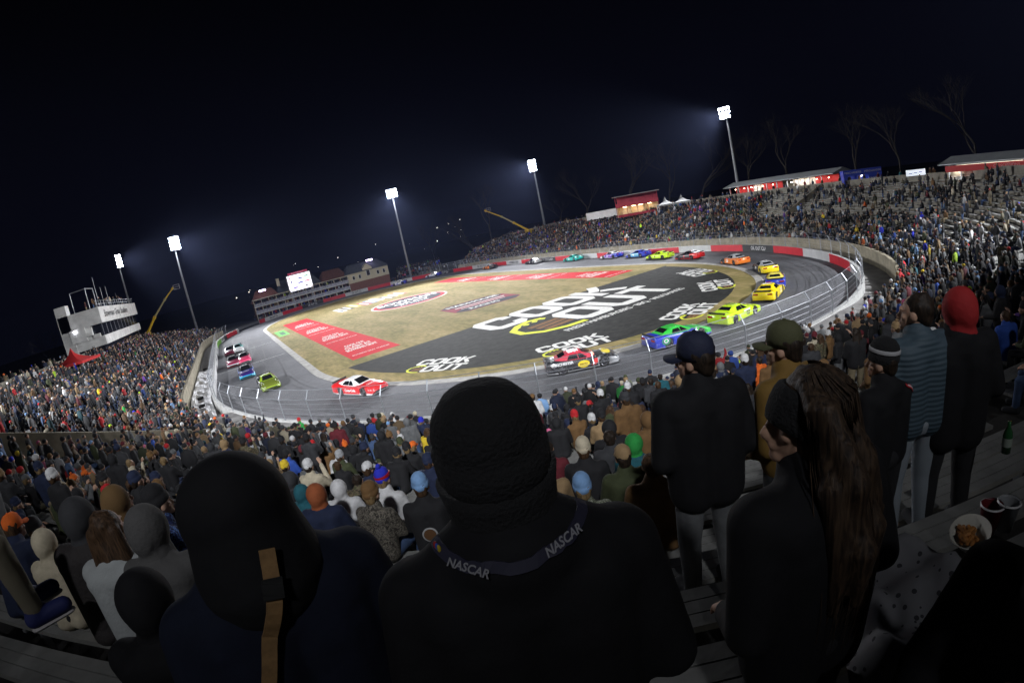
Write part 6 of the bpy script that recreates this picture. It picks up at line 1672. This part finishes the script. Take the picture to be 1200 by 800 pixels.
# man in the olive cap
r = hero(920, 376, 2.85, 10, 'stand25', 'pocket', 'cap', 'yellow', 'olive', 'charcoal', 'man in an olive green cap and ochre hooded jacket, seen in profile', scale=1.0, jm=mat('ochre_jacket', (.16, .09, .015), .85, bump=.4, bscale=12), hm=mat('olive_cap', (.060, .062, .026), .85, bump=.25, bscale=30), hairc=0)
# woman with long hair
r = hero(952, 423, 1.18, 16, 'stand60', 'pocket', 'headband', 'black', 'black', 'black', 'woman with long brown hair and a black headband, face in profile, black coat', scale=.97, snap=False, jm=BLK_H, hm=KNIT, coat=.3, bulk=1.06)
HW_ = hair_mat('long_brown_hair', (.016, .010, .007), (.075, .047, .028)); HW_.node_tree.nodes['Principled BSDF'].inputs['Roughness'].default_value = .6
for c in list(r.children):
    if c.name.startswith('hair'): bpy.data.objects.remove(c)
h = POSES['stand']['head']; b = MB()
b.ell(h + V(0, -.036, .030), (.098, .104, .110), nu=24, nv=16); b.ell(h + V(0, -.075, -.02), (.085, .06, .10)); b.ell(h + V(-.045, -.02, -.04), (.05, .06, .10))
for k in range(15):
    x = -.12 + .24 * k / 14; MARK = len(b.v); y0 = -.105 - .02 * math.cos(k * 1.7); l = .46 + .05 * math.sin(k * 2.3)
    b.tube([h + V(x * .35, -.01, .120), h + V(x * .8, -.07, .075), h + V(x * 1.05, y0 - .025, -.10), h + V(x * 1.15 + .01 * math.sin(k), y0 - .055, -.26), h + V(x * 1.0, y0 - .05, -l)], [.012, .032, .040, .040, .016], 8)
    Rz = Matrix.Translation(h) @ Matrix.Rotation(R_(-48 + 58 * k / 14 if k % 2 else -30 + 40 * k / 14), 4, 'Z') @ Matrix.Translation(-h); b.v[MARK:] = [Rz @ v for v in b.v[MARK:]]
b.v = [turned(POSES['stand60']) @ v for v in b.v]
hm_ = remeshed(b, .008, 3, 1, 'hair'); o = link('hair', hm_, r); hm_.materials.append(HW_)
rn = random.Random(9); b = MB()   # loose strands
for k in range(420):
    MARK = len(b.v)
    a = rn.uniform(-1.25, 1.25); x = .112 * math.sin(a); y = -.035 - .100 * math.cos(a) ; z0 = rn.uniform(.02, .10); l = rn.uniform(.30, .62); w = rn.uniform(-.012, .012)
    P = [h + V(x * .3, y * .35, .142), h + V(x * .95, y * .95, z0 * .6 + .03), h + V(x * 1.15, y - .018, -.06), h + V(x * 1.3 + w, y - .055, -.06 - l * .45), h + V(x * 1.2 + 2.5 * w, y - .06 + w, -.06 - l * .72), h + V(x * 1.05 + 3 * w, y - .03 + 3 * w, -.06 - l)]
    b.tube(P, [.0014, .0016, .0018, .0016, .0012, .0006], 3, cap=False)
    Rz = Matrix.Translation(h) @ Matrix.Rotation(R_(rn.uniform(-52, 14)), 4, 'Z') @ Matrix.Translation(-h); b.v[MARK:] = [Rz @ v for v in b.v[MARK:]]
b.v = [turned(POSES['stand60']) @ v for v in b.v]
b.build('strands', HW_, o, smooth=True)
# boy in the striped hat
r = hero(1037, 400, 2.75, 20, 'stand25', 'pocket', 'beanie', 'black', 'black', 'black', 'boy in a white striped black knit hat with red and white sleeve stripes', scale=.90, jm=BLK_H, hm=KNIT, hairc=0)
b = MB(); b.lathe([(.1075, .072), (.109, .078), (.107, .096), (.103, .100)], 28, M=turned(POSES['stand25']) @ Matrix.Translation(POSES['stand']['head'] + V(0, -.012, .018)) @ Matrix.Rotation(R_(8), 4, 'X') @ Matrix.Diagonal((.85, 1.02, 1.0, 1))); b.build('hat_stripe', mat('stripe_grey', (.35, .35, .36), .8), r, smooth=True)
jm_ = [c for c in r.children if c.name.startswith('jacket')][0].data
for k, (c, w) in enumerate((((.45, .02, .03), .02), ((.55, .55, .55), .009), ((.45, .02, .03), .02))):
    sb, _, _ = drape(jm_, [(.14 + .012 * (k - 1), -.14, 1.50), (.25, -.10 + .018 * (k - 1), 1.36), (.32, -.06 + .02 * (k - 1), 1.12)], w, .005 + .002 * (k == 1)); sb.build('sleeve_stripe', mat('sleeve%d' % k, c, .7), r)
# youth in the blue-grey puffer jacket
r = hero(1075, 337, 3.55, 38, 'stand45', 'pocket', 'hair', 'grey', 'grey', 'lightgrey', 'dark haired youth in a blue grey quilted jacket and pale grey sweatpants', scale=1.04, bulk=1.1, jm=quilt_mat('slate_quilt', (.042, .070, .092), 9.5, .7), tm=mat('sweatpants', (.22, .25, .28), .9, bump=.5, bscale=6), hairc=0)
# person in the red hood
r = hero(1123, 334, 3.7, 55, 'stand25', 'pocket', 'hood', 'black', 'red', 'black', 'person with a red hood up and a long black coat beside the puffer jacket', scale=1.04, bulk=1.12, coat=.45, jm=BLK_H, hm=mat('red_hood', (.30, .010, .012), .85, bump=.3, bscale=20))
# seated people at the lower left
hero(150, 598, 3.3, 25, 'sit', 'lap', 'hood', 'grey', 'grey', 'denim', 'seated person in a grey hooded sweatshirt, hood up, lower left', jm=mat('dark_grey_fleece', (.085, .083, .082), .9, bump=.3), hm=mat('dark_grey_fleece', (.07, .07, .07), .9))
r = hero(104, 600, 3.5, 20, 'sit', 'lap', 'hairlong', 'white', 'white', 'denim', 'seated person with long auburn hair over a white top, lower left', jm=mat('white_fleece', (.38, .40, .40), .9, bump=.3), hairc=1)
hero(73, 587, 3.9, 15, 'sit', 'lap', 'hood', 'charcoal', 'charcoal', 'black', 'seated person in a dark brown puffer with charcoal hood, lower left edge', bulk=1.15, jm=mat('dark_brown_shell', (.022, .018, .018), .8, bump=.4))
hero(117, 572, 4.4, 60, 'sit', 'lap', 'hood', 'brown', 'brown', 'black', 'seated person with an ochre brown hood behind the auburn haired one', hm=mat('ochre_hood', (.15, .085, .03), .9))
hero(165, 577, 4.3, 60, 'sit', 'lap', 'beanie', 'navy', 'black', 'black', 'seated person in a blue patterned coat and black hat right of the ochre hood', jm=camo_mat('blue_pattern', [(.012, .02, .07), (.02, .04, .16), (.10, .18, .42), (.012, .015, .04)], 18))
hero(144, 678, 1.75, 10, 'sit', 'lap', 'hood', 'black', 'black', 'black', 'black hooded person low in the bottom left corner, below the grey hood', jm=BLK_H, hm=BLK_H, bulk=1.1)
# seated person at the left edge: only khaki legs and blue shoes are in view
Sx = at_d(62, 700, 3.4); az = 62; Q = Matrix.Rotation(-R_(az), 4, 'Z') @ V(0.02, .58, .06)
r = person(Sx - Q, -R_(az), 'sit', 'lap', 'beanie', 'black', 'black', 'khaki', 'seated person at the left edge, khaki trousers and blue sports shoes in view', None, hero=True, tm=mat('khaki_cloth', (.13, .115, .08), .9, bump=.4, bscale=7))
for c in r.children:
    if c.name.startswith('shoe'): c.material_slots[0].material = mat('blue_shoe', (.012, .018, .10), .7)
for s_ in (-1, 1):
    p = POSES['sit']; b = MB(); a_1 = mir(p['ank'], s_); t_1 = mir(p['toe'], s_)
    b.cap(V(a_1.x, a_1.y - .03, .012), V(t_1.x, t_1.y + .0, .012), .045, .040); me = b.mesh('sole'); me.transform(Matrix.Diagonal((1, 1, .45, 1)) ); o = link('shoe_sole', me, r); me.materials.append(mat('sole_white', (.40, .38, .38), .6))
# person at the right edge with a printed blanket, food and cups
X = at_d(1228, 560, 1.9)
hero(1330, 520, 1.9, -60, 'sit', 'lap', 'hood', 'black', 'black', 'black', 'person in black seated at the right edge behind the paper bowl', jm=BLK_H, hm=BLK_H)
PRN, t_, b_ = new_mat('printed_fleece')
tcn = t_.nodes.new('ShaderNodeTexCoord'); vr = t_.nodes.new('ShaderNodeTexVoronoi'); vr.inputs['Scale'].default_value = 22; t_.links.new(tcn.outputs['Object'], vr.inputs['Vector'])
cr2 = t_.nodes.new('ShaderNodeValToRGB'); cr2.color_ramp.interpolation = 'CONSTANT'; cr2.color_ramp.elements[0].color = (.03, .03, .035, 1); cr2.color_ramp.elements[1].position = .22; cr2.color_ramp.elements[1].color = (.16, .16, .17, 1)
t_.links.new(vr.outputs['Distance'], cr2.inputs[0]); t_.links.new(cr2.outputs[0], b_.inputs['Base Color']); b_.inputs['Roughness'].default_value = .95
cz = at_d(1105, 690, 1.55); b = MB(); n = 22
for i in range(n):
    for j in range(n):
        u, v_ = i / (n - 1) - .5, j / (n - 1) - .5
        b.v.append(V(u * .62 + .03 * math.sin(9 * v_), v_ * .75, .05 * math.sin(11 * u + 4 * v_) + .035 * math.sin(17 * v_ + 3 * u) - .9 * u * u - .5 * v_ * v_ + .02 * math.sin(31 * u)))
for i in range(n - 1):
    for j in range(n - 1): b.f.append((i * n + j, (i + 1) * n + j, (i + 1) * n + j + 1, i * n + j + 1)); b.mi.append(0)
o = b.build('blanket', PRN, None, smooth=True); o.location = cz; o.rotation_euler = (0, 0, R_(-50)); sm = o.modifiers.new('s', 'SOLIDIFY'); sm.thickness = .012
tag(o, 'crumpled grey blanket with a dark print over the knees, lower right', 'blanket')
def bowl(px, py, D):
    q = at_d(px, py, D); t = thing('paper_bowl', 'white paper bowl of fried food held at the lower right', 'bowl', q, R_(20))
    b = MB(); b.lathe([(.0005, -.05), (.055, -.05), (.085, .0), (.088, .001), (.084, .003), (.053, -.044), (.0005, -.044)], 30, M=Matrix.Rotation(R_(-18), 4, 'X') @ Matrix.Diagonal((1.15, .85, 1, 1))); b.build('bowl', mat('paper_white', (.50, .48, .42), .8), t, smooth=True)
    rn = random.Random(2); 
    b = MB()
    for k in range(16): b.cap(V(rn.uniform(-.045, .045), rn.uniform(-.035, .035), rn.uniform(-.035, -.012)), V(rn.uniform(-.045, .045), rn.uniform(-.035, .035), rn.uniform(-.03, -.005)), .010, .009, n=6)
    b.build('food', mat('fried_food', (.30, .12, .025), .7, var=.5, scale=40), t)
bowl(1137, 622, 1.75)
for k, (px, py, D, lab, m) in enumerate(((1163, 592, 1.95, 'dark red plastic cup beside the paper bowl', mat('cup_red', (.10, .008, .012), .4)), (1183, 588, 1.98, 'clear plastic cup with a pale rim beside the red cup', mat('cup_clear', (.25, .26, .27), .25)))):
    q = at_d(px, py, D); t = thing('plastic_cup', lab, 'cup', q - V(0, 0, .12), 0)
    b = MB(); b.lathe([(.0005, 0), (.030, 0), (.043, .12), (.046, .122), (.043, .125), (.040, .12), (.028, .01)], 22); b.build('cup', m, t, smooth=True)
    b = MB(); b.lathe([(.043, .118), (.048, .122), (.044, .128)], 22); b.build('rim', mat('cup_rim', (.45, .45, .45), .4), t)
q = at_d(1183, 497, 3.6); t = thing('bottle', 'green glass bottle standing on the bench at the right edge', 'bottle', q - V(0, 0, .2), 0)
b = MB(); b.lathe([(.0005, 0), (.032, 0), (.033, .12), (.028, .15), (.012, .185), (.012, .22), (.0005, .22)], 18); b.build('glass', mat('green_glass', (.02, .09, .03), .1), t, smooth=True)
b = MB(); b.lathe([(.0335, .05), (.034, .05), (.034, .11), (.0335, .11)], 18); b.build('label', mat('bottle_label', (.3, .35, .3), .6), t)
# ------------------------------------------------------------------ thin night air round the whole place
hb = MB(); hb.box((0, 60, 32), (1500, 1500, 66.4))
hz = hb.build('haze', DARK); tag(hz, None, kind='stuff')
hm2 = bpy.data.materials.new('night_air'); hm2.use_nodes = True; hn = hm2.node_tree; hn.nodes.clear()
ho = hn.nodes.new('ShaderNodeOutputMaterial'); hv = hn.nodes.new('ShaderNodeVolumePrincipled'); hv.inputs['Density'].default_value = .00008; hv.inputs['Anisotropy'].default_value = .55
hv.inputs['Color'].default_value = (.45, .55, 1.0, 1); hn.links.new(hv.outputs[0], ho.inputs['Volume']); hz.data.materials[0] = hm2
SC.cycles.volume_bounces = 0
